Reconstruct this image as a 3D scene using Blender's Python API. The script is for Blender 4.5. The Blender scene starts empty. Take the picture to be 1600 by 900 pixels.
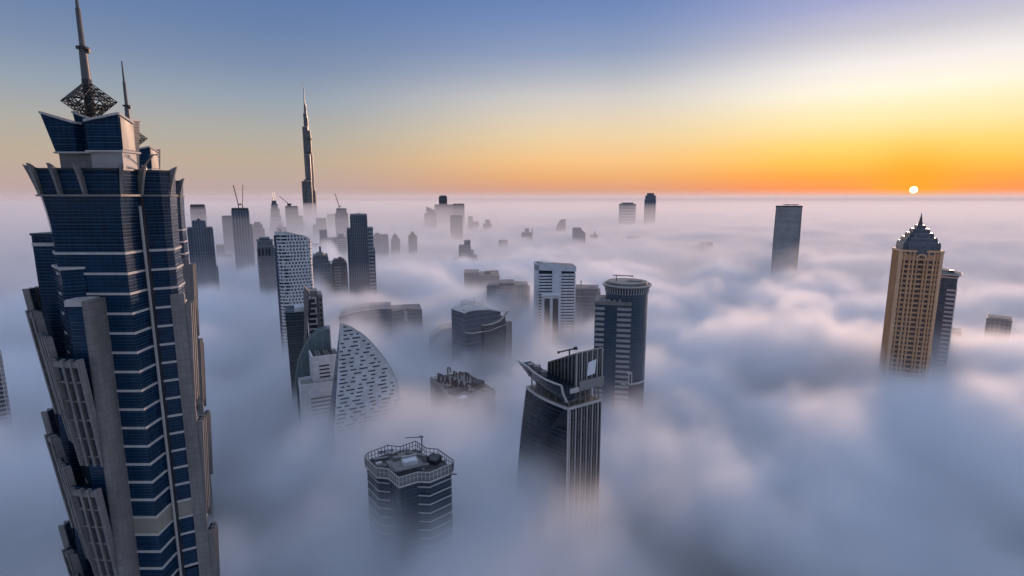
import bpy, bmesh, math, random
from mathutils import Vector, Matrix
R = math.radians
random.seed(7)
scene = bpy.context.scene
COL = scene.collection

# ------------------------------------------------------------------ camera
HC = 270.0                      # camera height above the street, metres
PITCH = R(9.5)
FPX = 847.0                     # focal length in pixels of a 1600 px wide frame
cam_data = bpy.data.cameras.new('camera'); cam = bpy.data.objects.new('camera', cam_data)
COL.objects.link(cam); scene.camera = cam
cam.location = (0, 0, HC); cam.rotation_euler = (math.pi/2 - PITCH, 0, 0)
cam_data.sensor_width = 36.0; cam_data.lens = 36.0*FPX/1600.0
cam_data.clip_start = 1.0; cam_data.clip_end = 120000.0

# ------------------------------------------------------------------ sun and sky
SUN_EL, SUN_AZ = R(5.5), R(36.1)      # azimuth measured from +Y towards +X
sun_dir = Vector((math.sin(SUN_AZ)*math.cos(SUN_EL), math.cos(SUN_AZ)*math.cos(SUN_EL), math.sin(SUN_EL)))
disc_el = R(0.62)
disc_dir = Vector((math.sin(SUN_AZ)*math.cos(disc_el), math.cos(SUN_AZ)*math.cos(disc_el), math.sin(disc_el)))
sl = bpy.data.lights.new('sun', 'SUN'); sl.energy = 3.0; sl.angle = R(8); sl.color = (1.0, 0.63, 0.44)
so = bpy.data.objects.new('sun', sl); COL.objects.link(so)
so.rotation_euler = sun_dir.to_track_quat('Z', 'Y').to_euler()

class NT:
    """small helper for writing node trees as expressions"""
    def __init__(s, tree): s.t = tree
    def n(s, kind, **kw):
        nd = s.t.nodes.new(kind)
        for k, v in kw.items(): setattr(nd, k, v)
        return nd
    def put(s, sock, v):
        if isinstance(v, bpy.types.NodeSocket): s.t.links.new(v, sock)
        elif v is not None: sock.default_value = v
    def m(s, op, a, b=None, c=None, clamp=False):
        nd = s.n('ShaderNodeMath', operation=op, use_clamp=clamp)
        for i, v in enumerate((a, b, c)):
            if v is not None: s.put(nd.inputs[i], v)
        return nd.outputs[0]
    def add(s, a, b): return s.m('ADD', a, b)
    def sub(s, a, b): return s.m('SUBTRACT', a, b)
    def mul(s, a, b): return s.m('MULTIPLY', a, b)
    def div(s, a, b): return s.m('DIVIDE', a, b)
    def ramp(s, v, lo, hi, a=0.0, b=1.0, kind='SMOOTHSTEP'):
        nd = s.n('ShaderNodeMapRange', interpolation_type=kind)
        for i, x in enumerate((v, lo, hi, a, b)): s.put(nd.inputs[i], x)
        return nd.outputs[0]
    def color_ramp(s, v, stops, interp='EASE'):
        nd = s.n('ShaderNodeValToRGB'); cr = nd.color_ramp; cr.interpolation = interp
        while len(cr.elements) > 1: cr.elements.remove(cr.elements[-1])
        cr.elements[0].position = stops[0][0]; cr.elements[0].color = (*stops[0][1], 1)
        for p, c in stops[1:]:
            e = cr.elements.new(p); e.color = (*c, 1)
        s.put(nd.inputs[0], v); return nd.outputs[0]
    def mix(s, f, a, b, blend='MIX'):
        nd = s.n('ShaderNodeMix', data_type='RGBA', blend_type=blend)
        s.put(nd.inputs[0], f)
        for sock, v in ((nd.inputs[6], a), (nd.inputs[7], b)):
            s.put(sock, (*v, 1) if isinstance(v, tuple) and len(v) == 3 else v)
        return nd.outputs[2]
    def noise(s, vec, scale, detail=3.0, rough=0.5, dist=0.0, dim='3D', w=None):
        nd = s.n('ShaderNodeTexNoise', noise_dimensions=dim)
        if vec is not None: s.put(nd.inputs['Vector'], vec)
        if w is not None: s.put(nd.inputs['W'], w)
        for k, v in (('Scale', scale), ('Detail', detail), ('Roughness', rough), ('Distortion', dist)): s.put(nd.inputs[k], v)
        return nd.outputs[0]

def lin(r, g, b):
    f = lambda c: c/12.92 if c <= .04045 else ((c+.055)/1.055)**2.4
    return (f(r/255), f(g/255), f(b/255))

world = bpy.data.worlds.new('World'); scene.world = world; world.use_nodes = True
wt = NT(world.node_tree); world.node_tree.nodes.clear()
tc = wt.n('ShaderNodeTexCoord'); gen = tc.outputs['Generated']
sep = wt.n('ShaderNodeSeparateXYZ'); wt.put(sep.inputs[0], gen)
elev = wt.mul(wt.m('ARCSINE', sep.outputs[2]), 180/math.pi)               # degrees above the horizon
hx = wt.m('ARCTAN2', sep.outputs[0], sep.outputs[1])
daz = wt.m('ABSOLUTE', wt.m('WRAP', wt.sub(hx, SUN_AZ), math.pi, -math.pi))
daz = wt.mul(daz, 180/math.pi)                                              # degrees of bearing from the sun
e01 = wt.m('DIVIDE', wt.add(elev, 2.0), 92.0, clamp=True)
def P(e): return (e+2.0)/92.0
UP = [(P(38), lin(138,160,202)), (P(60), lin(180,194,222)), (P(90), lin(187,200,225))]  # upper sky, above the frame, brightened to light the fog
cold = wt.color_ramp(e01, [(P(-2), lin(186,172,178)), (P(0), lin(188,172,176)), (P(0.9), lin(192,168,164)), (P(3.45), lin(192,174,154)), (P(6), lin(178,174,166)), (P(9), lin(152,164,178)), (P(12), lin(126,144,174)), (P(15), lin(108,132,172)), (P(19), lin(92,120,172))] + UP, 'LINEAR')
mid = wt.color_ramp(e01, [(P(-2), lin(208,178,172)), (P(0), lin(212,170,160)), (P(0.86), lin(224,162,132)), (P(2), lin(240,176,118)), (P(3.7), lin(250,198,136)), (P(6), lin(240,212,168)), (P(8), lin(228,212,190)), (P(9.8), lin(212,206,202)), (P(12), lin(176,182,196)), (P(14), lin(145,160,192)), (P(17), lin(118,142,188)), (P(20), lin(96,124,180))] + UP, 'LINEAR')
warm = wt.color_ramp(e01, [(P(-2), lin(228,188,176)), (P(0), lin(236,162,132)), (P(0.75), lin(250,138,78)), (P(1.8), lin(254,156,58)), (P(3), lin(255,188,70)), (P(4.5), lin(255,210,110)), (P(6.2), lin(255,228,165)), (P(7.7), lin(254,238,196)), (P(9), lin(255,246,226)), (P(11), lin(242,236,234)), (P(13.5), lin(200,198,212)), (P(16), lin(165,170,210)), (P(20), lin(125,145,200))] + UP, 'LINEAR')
sky = wt.mix(wt.ramp(daz, 28.0, 60.0), mid, cold)
sky = wt.mix(wt.ramp(daz, 4.0, 27.0), warm, sky)
ns = wt.n('ShaderNodeTexSky', sky_type='NISHITA', sun_disc=False, sun_elevation=SUN_EL, sun_rotation=SUN_AZ, altitude=270.0, air_density=1.0, dust_density=2.0, ozone_density=2.0)
sky = wt.mix(0.97, wt.mix(1.0, ns.outputs[0], (0.1, 0.1, 0.1), 'MULTIPLY'), sky)
dp = wt.n('ShaderNodeVectorMath', operation='DOT_PRODUCT'); wt.put(dp.inputs[0], gen); dp.inputs[1].default_value = disc_dir
ang = wt.mul(wt.m('ARCCOSINE', dp.outputs['Value']), 180/math.pi)
glow = wt.mul(wt.m('EXPONENT', wt.mul(wt.m('POWER', wt.div(ang, 3.2), 2.0), -1.0)), .75)
sky = wt.mix(glow, sky, lin(255,172,38))                              # aureole close around the sun
disc = wt.ramp(ang, 0.22, 0.30, 1.0, 0.0)
sky = wt.mix(disc, sky, (9.0, 7.0, 3.6))
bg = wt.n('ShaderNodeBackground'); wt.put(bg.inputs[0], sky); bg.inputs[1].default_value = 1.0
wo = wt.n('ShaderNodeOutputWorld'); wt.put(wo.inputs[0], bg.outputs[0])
world.cycles.sampling_method = 'MANUAL'; world.cycles.sample_map_resolution = 512

# ------------------------------------------------------------------ exposure and sampling
vs = scene.view_settings
scene.display_settings.display_device = 'sRGB'
vs.view_transform = 'Standard'; vs.look = 'None'; vs.exposure = 0.0; vs.gamma = 1.0; vs.use_curve_mapping = False
cy = scene.cycles
cy.max_bounces = 22; cy.diffuse_bounces = 2; cy.glossy_bounces = 3; cy.transmission_bounces = 4; cy.transparent_max_bounces = 16
cy.volume_bounces = 20; cy.volume_step_rate = 5.0; cy.volume_max_steps = 200
cy.use_adaptive_sampling = True; cy.adaptive_threshold = 0.03
cy.use_denoising = True; cy.sample_clamp_indirect = 4.0
try: cy.denoiser = 'OPENIMAGEDENOISE'
except Exception: pass
# ------------------------------------------------------------------ building kit
CP, SP = math.cos(PITCH), math.sin(PITCH)
def ray(px, py):
    dx, dy = px-800.0, 450.0-py
    return Vector((dx, FPX*CP + dy*SP, dy*CP - FPX*SP))
def at(px, py, D):
    """the point of the city that lies D metres ahead of the viewpoint on this line of sight"""
    r = ray(px, py); return Vector((0, 0, HC)) + r*(D/r.y)
def at_z(px, py, z):
    r = ray(px, py); return Vector((0, 0, HC)) + r*((z-HC)/r.z)
def on_wall(px, py, p0, p1):
    """(distance along the wall, height) where a line of sight meets the upright plane through p0 and p1"""
    r = ray(px, py); d = Vector((p1.x-p0.x, p1.y-p0.y)); n = Vector((-d.y, d.x))
    t = (p0.x*n.x + p0.y*n.y)/(r.x*n.x + r.y*n.y); q = r*t
    return ((q.x-p0.x)*d.x + (q.y-p0.y)*d.y)/d.length, HC + q.z

MATS = {}
def pbr(name, col, rough=0.6, metal=0.0, noise=0.0, nscale=0.2, spec=0.5, alpha=1.0, joint=None):
    if name in MATS: return MATS[name]
    m = bpy.data.materials.new(name); m.use_nodes = True; t = NT(m.node_tree); b = m.node_tree.nodes['Principled BSDF']
    b.inputs['Roughness'].default_value = rough; b.inputs['Metallic'].default_value = metal
    b.inputs['Specular IOR Level'].default_value = spec; b.inputs['Alpha'].default_value = alpha
    if noise:
        co = t.n('ShaderNodeTexCoord').outputs['Object']
        st = t.n('ShaderNodeMapping'); st.inputs['Scale'].default_value = (1, 1, .25); t.put(st.inputs[0], co)
        f = t.noise(st.outputs[0], nscale, 5, .6)
        k = t.ramp(f, .3, .7, 1-noise, 1+noise, 'LINEAR')
        if joint:      # open joints between the cladding panels, and panels that differ slightly in tone
            jx, jz, dark = joint; sx = t.n('ShaderNodeSeparateXYZ'); t.put(sx.inputs[0], co)
            a = t.div(t.add(sx.outputs[0], sx.outputs[1]), jx); c = t.div(sx.outputs[2], jz)
            ln = t.m('MAXIMUM', t.m('LESS_THAN', t.m('FRACT', a), .08/jx), t.m('LESS_THAN', t.m('FRACT', c), .08/jz))
            cl = t.n('ShaderNodeCombineXYZ'); t.put(cl.inputs[0], t.m('FLOOR', a)); t.put(cl.inputs[1], t.m('FLOOR', c))
            wn = t.n('ShaderNodeTexWhiteNoise', noise_dimensions='2D'); t.put(wn.inputs['Vector'], cl.outputs[0])
            k = t.mul(k, t.mul(t.ramp(wn.outputs[0], 0, 1, .9, 1.08, 'LINEAR'), t.sub(1.0, t.mul(ln, dark))))
        mm = t.n('ShaderNodeVectorMath', operation='SCALE'); mm.inputs[0].default_value = col; t.put(mm.inputs['Scale'], k)
        t.put(b.inputs['Base Color'], mm.outputs[0])
        t.put(b.inputs['Roughness'], t.ramp(f, .3, .7, max(.05, rough-.08), min(1, rough+.08), 'LINEAR'))
    else:
        b.inputs['Base Color'].default_value = (*col, 1)
    MATS[name] = m; return m

def facade(name, glass, line, fh=3.8, mw=1.6, fl=0.25, ml=0.1, rough=0.22, var=0.35, spec=0.5):
    """curtain wall: glass panes that differ a little, floor lines and mullions; measured in metres on the building itself"""
    if name in MATS: return MATS[name]
    m = bpy.data.materials.new(name); m.use_nodes = True; t = NT(m.node_tree); b = m.node_tree.nodes['Principled BSDF']
    b.inputs['Specular IOR Level'].default_value = spec
    co = t.n('ShaderNodeTexCoord').outputs['Object']; s = t.n('ShaderNodeSeparateXYZ'); t.put(s.inputs[0], co)
    h = t.div(t.add(s.outputs[0], s.outputs[1]), mw); v = t.div(s.outputs[2], fh)
    fz = t.m('LESS_THAN', t.m('FRACT', v), fl); fm = t.m('LESS_THAN', t.m('FRACT', h), ml)
    # a second thin transom in each storey
    fz2 = t.mul(t.m('LESS_THAN', t.m('ABSOLUTE', t.sub(t.m('FRACT', v), .62)), .035), .6)
    cell = t.n('ShaderNodeCombineXYZ'); t.put(cell.inputs[0], t.m('FLOOR', h)); t.put(cell.inputs[1], t.m('FLOOR', v))
    wn = t.n('ShaderNodeTexWhiteNoise', noise_dimensions='2D'); t.put(wn.inputs['Vector'], cell.outputs[0])
    big = t.noise(co, .05, 3, .5)
    k = t.add(t.mul(wn.outputs[0], var), t.ramp(big, .3, .7, .7-var*.5, 1.1-var*.5, 'LINEAR'))
    g = t.n('ShaderNodeVectorMath', operation='SCALE'); g.inputs[0].default_value = glass; t.put(g.inputs['Scale'], k)
    fn = t.n('ShaderNodeTexWhiteNoise', noise_dimensions='1D'); t.put(fn.inputs['W'], t.m('FLOOR', v))
    fz = t.mul(fz, t.ramp(fn.outputs[0], 0.0, .8, .25, 1.0, 'LINEAR'))
    f = t.m('MAXIMUM', t.m('MAXIMUM', fz, t.mul(fm, .55)), fz2)
    t.put(b.inputs['Base Color'], t.mix(f, g.outputs[0], line))
    t.put(b.inputs['Roughness'], t.ramp(f, 0, 1, rough, .6, 'LINEAR'))
    f = t.add(f, t.mul(t.noise(co, .9, 2, .5), .12))
    bp = t.n('ShaderNodeBump'); bp.inputs['Strength'].default_value = .35; bp.inputs['Distance'].default_value = .12
    t.put(bp.inputs['Height'], f); t.put(b.inputs['Normal'], bp.outputs[0])
    MATS[name] = m; return m

def thing(name, label, cat, loc=(0, 0, 0), rz=0.0, group=None):
    o = bpy.data.objects.new(name, None); COL.objects.link(o); o.location = loc; o.rotation_euler = (0, 0, rz)
    o.empty_display_size = 5.0
    o['label'] = label; o['category'] = cat; o['kind'] = 'thing'
    if group: o['group'] = group
    return o

class MB:
    """collects shapes of one part and links them as ONE mesh"""
    def __init__(s): s.v = []; s.f = []
    def mesh(s, vs, fs):
        k = len(s.v); s.v += [tuple(p) for p in vs]; s.f += [tuple(i+k for i in f) for f in fs]; return s
    def box(s, x0, x1, y0, y1, z0, z1):
        return s.mesh([(x0,y0,z0),(x1,y0,z0),(x1,y1,z0),(x0,y1,z0),(x0,y0,z1),(x1,y0,z1),(x1,y1,z1),(x0,y1,z1)],
                      [(3,2,1,0),(4,5,6,7),(0,1,5,4),(1,2,6,5),(2,3,7,6),(3,0,4,7)])
    def loft(s, rings):
        """rings: lists of equally many points, counter-clockwise seen from above, bottom ring first"""
        n = len(rings[0]); vs = [p for r in rings for p in r]; fs = [tuple(reversed(range(n)))]
        for k in range(len(rings)-1):
            for i in range(n):
                j = (i+1) % n; fs.append((k*n+i, k*n+j, (k+1)*n+j, (k+1)*n+i))
        fs.append(tuple((len(rings)-1)*n+i for i in range(n)))
        return s.mesh(vs, fs)
    def prism(s, poly, z0, z1): return s.loft([[(x, y, z0) for x, y in poly], [(x, y, z1) for x, y in poly]])
    def cyl(s, x, y, r, z0, z1, n=16, r1=None, ry=None):
        r1 = r if r1 is None else r1; k = 1.0 if ry is None else ry/r
        c = [(math.cos(2*math.pi*i/n), math.sin(2*math.pi*i/n)) for i in range(n)]
        return s.loft([[(x+a*r, y+b*r*k, z0) for a, b in c], [(x+a*r1, y+b*r1*k, z1) for a, b in c]])
    def bar(s, p, q, w, h=None):
        h = w if h is None else h; p, q = Vector(p), Vector(q); d = (q-p).normalized()
        a = d.cross(Vector((0, 0, 1)));  a = Vector((1, 0, 0)) if a.length < 1e-4 else a.normalized()
        b = a.cross(d); a = a*w/2; b = b*h/2
        vs = [p-a-b, p+a-b, p+a+b, p-a+b, q-a-b, q+a-b, q+a+b, q-a+b]
        return s.mesh(vs, [(3,2,1,0),(4,5,6,7),(0,1,5,4),(1,2,6,5),(2,3,7,6),(3,0,4,7)])
    def slab(s, poly, d):
        """a flat polygon (3-D points) given thickness by the vector d"""
        n = len(poly); d = Vector(d); vs = [Vector(p) for p in poly] + [Vector(p)+d for p in poly]
        return s.mesh(vs, [tuple(range(n)), tuple(reversed(range(n, 2*n)))] + [((i+1)%n, i, n+i, n+(i+1)%n) for i in range(n)])
    def build(s, name, mat, parent, smooth=False, kind=None, label=None):
        me = bpy.data.meshes.new(name); me.from_pydata(s.v, [], s.f)
        bm = bmesh.new(); bm.from_mesh(me); bmesh.ops.recalc_face_normals(bm, faces=bm.faces[:]); bm.to_mesh(me); bm.free()
        me.materials.append(mat)
        if smooth:
            me.polygons.foreach_set('use_smooth', [True]*len(me.polygons))
            try: me.set_sharp_from_angle(angle=R(35))
            except Exception: pass
        return link(name, me, parent, kind, label)
def link(name, me, parent, kind=None, label=None):
    o = bpy.data.objects.new(name, me); COL.objects.link(o); o.parent = parent
    if kind: o['kind'] = kind
    if label: o['label'] = label
    return o

def offset(poly, d):
    """polygon (counter-clockwise) moved outwards by d metres"""
    n = len(poly); out = []
    for i in range(n):
        p, q, r = Vector(poly[i-1]), Vector(poly[i]), Vector(poly[(i+1) % n])
        e, f = (q-p).normalized(), (r-q).normalized(); a, b = Vector((e.y, -e.x)), Vector((f.y, -f.x))
        k = 1+a.dot(b); m = (a+b)/(k if k > .35 else .35); out.append(tuple(q+m*d))
    return out
def rounded(x0, x1, y0, y1, r, n=5):
    out = []
    for cx, cy, a0 in ((x1-r, y0+r, -90), (x1-r, y1-r, 0), (x0+r, y1-r, 90), (x0+r, y0+r, 180)):
        for i in range(n+1):
            a = R(a0+90.0*i/n); out.append((cx+r*math.cos(a), cy+r*math.sin(a)))
    return out
def ccw(poly):
    a = sum(poly[i-1][0]*poly[i][1]-poly[i][0]*poly[i-1][1] for i in range(len(poly)))
    return poly if a > 0 else list(reversed(poly))

# shared materials
M_BAND = pbr('pale_precast', (.50, .48, .455), .7, noise=.15)
M_PIER = pbr('grey_stone_cladding', (.205, .195, .185), .55, noise=.25, nscale=.15, joint=(1.5, 1.6, .45))
M_FIN = pbr('blue_grey_cladding', (.15, .18, .215), .55, noise=.18, nscale=.1)
M_DARK = pbr('dark_steel', (.045, .048, .055), .45, .4)
M_STEEL = pbr('grey_steel', (.30, .31, .32), .4, .6)
M_WHITE = pbr('white_panel', (.62, .64, .66), .5, noise=.10, joint=(3.0, 2.05, .3))
M_ROOF = pbr('roof_screed', (.20, .20, .20), .9, noise=.3, nscale=.4)
M_ROOFD = pbr('dark_roof_felt', (.09, .09, .095), .9, noise=.3, nscale=.4)
M_WIN = pbr('dark_window_glass', (.02, .028, .04), .15)
G_NAVY = facade('navy_curtain_wall', (.003, .030, .072), (.05, .09, .13), 1.58, 1.5, .10, .03, .18, .35, .25)
G_CROWN = facade('crown_curtain_wall', (.003, .032, .075), (.055, .095, .14), 1.3, 1.5, .12, .04, .35, .25, .08)
G_TEAL = facade('teal_curtain_wall', (.02, .045, .06), (.06, .09, .10), 3.6, 1.4, .16, .10, .16)
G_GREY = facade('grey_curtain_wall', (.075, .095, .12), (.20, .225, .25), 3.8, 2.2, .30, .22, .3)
G_BLUE = facade('blue_curtain_wall', (.055, .095, .15), (.16, .205, .26), 4.0, 3.0, .22, .18, .25)
G_STONE = facade('stone_and_window_wall', (.07, .08, .095), (.255, .255, .26), 3.4, 3.0, .42, .40, .5)
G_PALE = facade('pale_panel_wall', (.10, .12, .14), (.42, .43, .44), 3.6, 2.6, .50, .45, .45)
G_SLATE = facade('slate_curtain_wall', (.04, .066, .10), (.115, .15, .19), 3.7, 1.8, .25, .16, .2)

# ground
gm = bpy.data.materials.new('city_ground'); gm.use_nodes = True; gt = NT(gm.node_tree)
gco = gt.n('ShaderNodeTexCoord').outputs['Object']
gv = gt.n('ShaderNodeTexVoronoi', feature='DISTANCE_TO_EDGE'); gt.put(gv.inputs['Vector'], gco); gv.inputs['Scale'].default_value = 1/140.0
gr = gt.m('LESS_THAN', gv.outputs[0], .07)
gb = gm.node_tree.nodes['Principled BSDF']; gb.inputs['Roughness'].default_value = .9
gt.put(gb.inputs['Base Color'], gt.mix(gr, gt.mix(gt.noise(gco, 1/60.0, 5, .6), (.05, .047, .042), (.13, .12, .10)), (.045, .045, .048)))
MB().mesh([(-60000,-20000,0),(60000,-20000,0),(60000,90000,0),(-60000,90000,0)], [(0,1,2,3)]).build('ground', gm, None)['kind'] = 'structure'
# ------------------------------------------------------------------ the twin hotel towers
PLAN = [(-5,-9),(11,-9),(10.8,-3.5),(11.6,-2.2),(15.2,-.2),(16.0,1.2),(13.5,8),(9,10),(7,15),(-5,15),(-9,11.5),(-10,9),(-10,-2.6),(-8.6,-5.2)]
ZB = [257.2-4.75*k for k in range(19)]               # storey bands, down to where the fog and the frame end
def flare(d):
    # the head leans out to the front and the west, hardly at all on the east flank
    out = []
    for (x, y), (a, b) in zip(PLAN, offset(PLAN, d)):
        k = .35 if x > 11 else 1.0
        out.append((x+(a-x)*k, y+(b-y)*k))
    return out
def hotel(loc, label):
    t = thing('hotel_tower', label, 'tower', loc, 0.0, 'twin hotel towers')
    MB().prism(offset(PLAN, -.5), 0, ZB[-1]-1.5).build('shaft', G_NAVY, t)
    # each storey: a strip of glass, and the pale band on which it stands
    sh = {}
    for k in range(len(ZB)):
        ztop = ZB[k-1]-.27 if k else 258.0
        if 184.5 < ZB[k]+2 < 189:
            MB().prism(offset(PLAN, .12), ZB[k]+.27, ztop).build('plant_floor_louvre', pbr('beige_louvre', (.28, .26, .215), .6, noise=.1), t, label='beige louvred plant floor')
        elif k == 0:
            MB().prism(PLAN, ZB[0]+.27, ztop).build('window_strip', G_NAVY, t)
        else:
            if 'g' not in sh:
                sh['g'] = MB().prism(PLAN, .54-4.75, 0).build('window_strip', G_NAVY, t); sh['g'].location.z = ztop
            else:
                link('window_strip', sh['g'].data, t).location.z = ztop
        if 'b' not in sh:
            sh['b'] = MB().prism(offset(PLAN, .3), -.27, .27).build('storey_band', M_BAND, t); sh['b'].location.z = ZB[k]
        else:
            link('storey_band', sh['b'].data, t).location.z = ZB[k]
    # flaring head
    rings = []
    for i in range(9):
        f = i/8.0; rings.append([(x, y, 258.0+12.2*f) for x, y in flare(1.1*f*f)])
    MB().loft(rings).build('flared_head', G_NAVY, t)
    MB().prism(flare(1.9), 270.2, 270.65).build('cornice', M_PIER, t)
    rings = [[(x, y, 270.65+5.4*f) for x, y in flare(.6+.8*f)] for f in (0, .5, 1)]
    MB().loft(rings).build('crown_gallery', G_NAVY, t)
    MB().prism(flare(1.8), 276.05, 276.45).build('cornice', M_DARK, t)
    # curved blades on the gallery
    spots = [(-11.2,-2.8),(-9.6,-6.2),(-5.9,-10.2),(-1.2,-10.5),(4.4,-10.5),(12.2,-9.4),(12.4,-2.9),(15.9,2.5),(-10.8,5)]
    for (x, y) in spots:
        d = Vector((x, y, 0)).normalized(); d = Vector((0, -1, 0)) if y < -9 and x < 8 else d; b = Vector((-d.y, d.x, 0))*.3
        pts = [(0,0),(.5,2.0),(1.2,4.4),(2.0,6.8),(1.2,6.5),(.2,5.9),(-1.2,5.8),(-1.2,0)]
        poly = [Vector((x, y, 270.65))+d*a+Vector((0,0,c))-b for a, c in pts]
        MB().slab(poly, b*2).build('crown_blade', M_PIER, t)
    # spine in the notched corner
    MB().box(11.0, 12.1, -3.1, -2.0, 0, 270.2).build('spine', M_DARK, t)
    MB().box(11.55, 11.95, -3.55, -3.0, 0, 268).build('spine_fin', M_BAND, t, label='thin pale vertical fin in the dark corner groove')
    # stepped glass bays in front
    def bay(poly, top, cap=True):
        w = MB().prism(ccw(poly), 0, top).build('bay', G_NAVY, t)
        MB().prism(offset(ccw(poly), .2), top, top+.5).build('bay_coping', M_BAND if cap else G_TEAL, w)
    bay([(-14.9,-3.6),(-8.7,-3.6),(-8.7,2),(-14.9,2)], 261.0, False)
    MB().prism(offset([(-14.9,-3.6),(-8.7,-3.6),(-8.7,2),(-14.9,2)], .12), 258.4, 259.2).build('bay_band', M_BAND, t)
    bay([(-9.6,-5),(-2.3,-11.6),(1.2,-9.2),(1.2,-6),(-9.6,-3)], 253.6)
    bay([(-.4,-13.4),(3.6,-13.4),(3.6,-8),(-.4,-8)], 246.6)
    # the tall grey pier beside the bays, and the one on the far flank
    MB().box(3.6, 5.2, -14.2, -8.6, 0, 246.9).build('pier', M_PIER, t)
    MB().box(-.6, 3.6, -13.9, -13.3, 245.6, 246.8).build('bay_lintel', M_BAND, t)
    MB().prism(ccw([(15.0,-.7),(17.9,.3),(17.3,1.7),(14.8,1.2)]), 0, 246).build('pier', M_PIER, t)
    # tiers of ribbed stone frames, like the scales of a palm trunk
    def tier(path, ztop0, ztop1, length, lean, n):
        P = [Vector((a, b, 0)) for a, b in path]; L = [0]
        for i in range(1, len(P)): L.append(L[-1]+(P[i]-P[i-1]).length)
        def pt(s):
            s = max(0, min(s, L[-1]-1e-6)); i = max(j for j in range(len(L)-1) if L[j] <= s)
            d = (P[i+1]-P[i]).normalized(); return P[i]+d*(s-L[i]), Vector((d.y, -d.x, 0))
        prev = None
        for k in range(n):
            f = k/(n-1); p, nr = pt(L[-1]*f)
            step = int(f*3.999)/3.0
            zt = ztop0+(ztop1-ztop0)*step; zb = zt-length
            a = p+nr*lean+Vector((0,0,zt)); b = p+Vector((0,0,zb))
            tg = Vector((-nr.y, nr.x, 0))*.33; dp = -nr*1.5
            rib = MB().slab([b-tg, b+tg, a+tg, a-tg], dp).build('frame_rib', M_PIER, t)
            if prev and abs(prev[2]-zt) < .5:
                pa, pb = prev[0], prev[1]
                for j in range(6):
                    g = 1-(j*4.75+.6)/length
                    if g < .05: break
                    c0, c1 = pb.lerp(pa, g), b.lerp(a, g)
                    hh = 1.3 if j == 0 else .35
                    MB().slab([c0-nr*.3+Vector((0,0,-hh)), c1-nr*.3+Vector((0,0,-hh)), c1-nr*.3, c0-nr*.3], -nr*.9).build('frame_rail', M_PIER, t)
                MB().slab([pb-nr*1.0, b-nr*1.0, a-nr*1.0, pa-nr*1.0], -nr*.5).build('frame_glazing', G_NAVY, t)
            prev = (a, b, zt)
    left = [(-16.0,2),(-15.6,-4.2),(-11.0,-6.2),(-7.2,-10.2),(-2.0,-13.9),(3.4,-14.3)]
    right = [(17.8,1.0),(16.6,5),(14.4,8.6),(10,11.0)]
    for k in range(3):
        dz = -31.5*k
        tier(left, 248.0+dz, 234.0+dz, 27.0, 2.9, 16)
        tier(right, 243.5+dz, 243.5+dz-8, 26.0, 1.2, 9)
    # crown
    def petal(name, bot, top, mat):
        return MB().loft([bot, top]).build(name, mat, t)
    M_CW = pbr('crown_wall', (.40, .39, .375), .55, noise=.1)
    for (x0, x1, y0, y1) in ((4.9,12.0,-7.6,-2.9),(-5.6,3.5,-3.6,8.0)):
        MB().box(x0, x1, y0, y1, 276.4, 280.1).build('crown_wall', M_CW if x0 > 0 else M_PIER, t)
        MB().box(x0-.7, x1+.7, y0-.7, y1+.7, 280.1, 280.5).build('crown_ledge', M_BAND, t)
    def block(name, x0, x1, y0, y1, z0, zs, fl):
        """zs: heights of the four top corners; fl: how far each side leans out (west, east, south, north)"""
        bot = [(x0,y0,z0),(x1,y0,z0),(x1,y1,z0),(x0,y1,z0)]
        top = [(x0-fl[0],y0-fl[2],zs[0]),(x1+fl[1],y0-fl[2],zs[1]),(x1+fl[1],y1+fl[3],zs[2]),(x0-fl[0],y1+fl[3],zs[3])]
        pe = petal(name, bot, top, G_CROWN)
        cap = MB()
        for i in range(4):
            a, b = Vector(top[i]), Vector(top[(i+1) % 4]); cap.bar(a+Vector((0,0,.12)), b+Vector((0,0,.12)), .55, .5)
        cap.build('coping', M_BAND, pe)
    block('crown_petal', 4.6, 12.2, -7.9, -3.4, 280.5, (286.9,288.4,286.9,286.4), (0,.2,.1,0))
    MB().slab([(12.3,-7.7,280.7),(12.3,-3.6,280.7),(12.45,-3.6,286.4),(12.45,-7.7,287.9)], (.12,0,.02)).build('crown_louvre', pbr('crown_louvre', (.2,.195,.18), .5, noise=.12), t)
    block('crown_petal', -6.0, -1.0, -4.0, 5.0, 280.5, (289.2,287.0,286.8,288.4), (2.2,.2,.3,.6))
    block('crown_petal', -1.4, 4.4, -1.6, 7.0, 280.5, (289.6,287.0,286.0,287.0), (.9,0,.6,.6))
    block('crown_petal', 2.2, 5.0, 4.0, 8.0, 277.0, (286.0,288.6,289.2,286.5), (0,.9,.2,.8))
    MB().box(1.0, 6.0, -3.0, 3.5, 285.9, 287.3).build('roof_plinth', M_BAND, t)
    # lattice diamond and mast
    lat = MB(); A = Vector((.3,0,297.2)); B = Vector((.3,0,287.6)); cs = [Vector((.3+6*math.cos(a), 6*math.sin(a), 292.4)) for a in (R(10), R(100), R(190), R(280))]
    rnd = random.Random(3)
    for ap in (A, B):
        for i in range(4):
            c0, c1 = cs[i], cs[(i+1) % 4]; n = 5
            g = {}
            for r in range(n+1):
                for s in range(r+1):
                    f = r/n; e = (c0.lerp(c1, s/r) if r else c0); g[r, s] = ap.lerp(e, f)
            for r in range(1, n+1):
                for s in range(r+1):
                    if s < r: lat.bar(g[r, s], g[r, s+1], .17)
                    if s < r: lat.bar(g[r, s], g[r-1, s], .15)
                    if s > 0: lat.bar(g[r, s], g[r-1, s-1], .15)
            for r in range(1, n):
                for s in range(r+1):
                    lat.bar(g[r, s], Vector((.3+rnd.uniform(-.8,.8), rnd.uniform(-.8,.8), g[r, s].z+rnd.uniform(-.6,.6))), .10)
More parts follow.
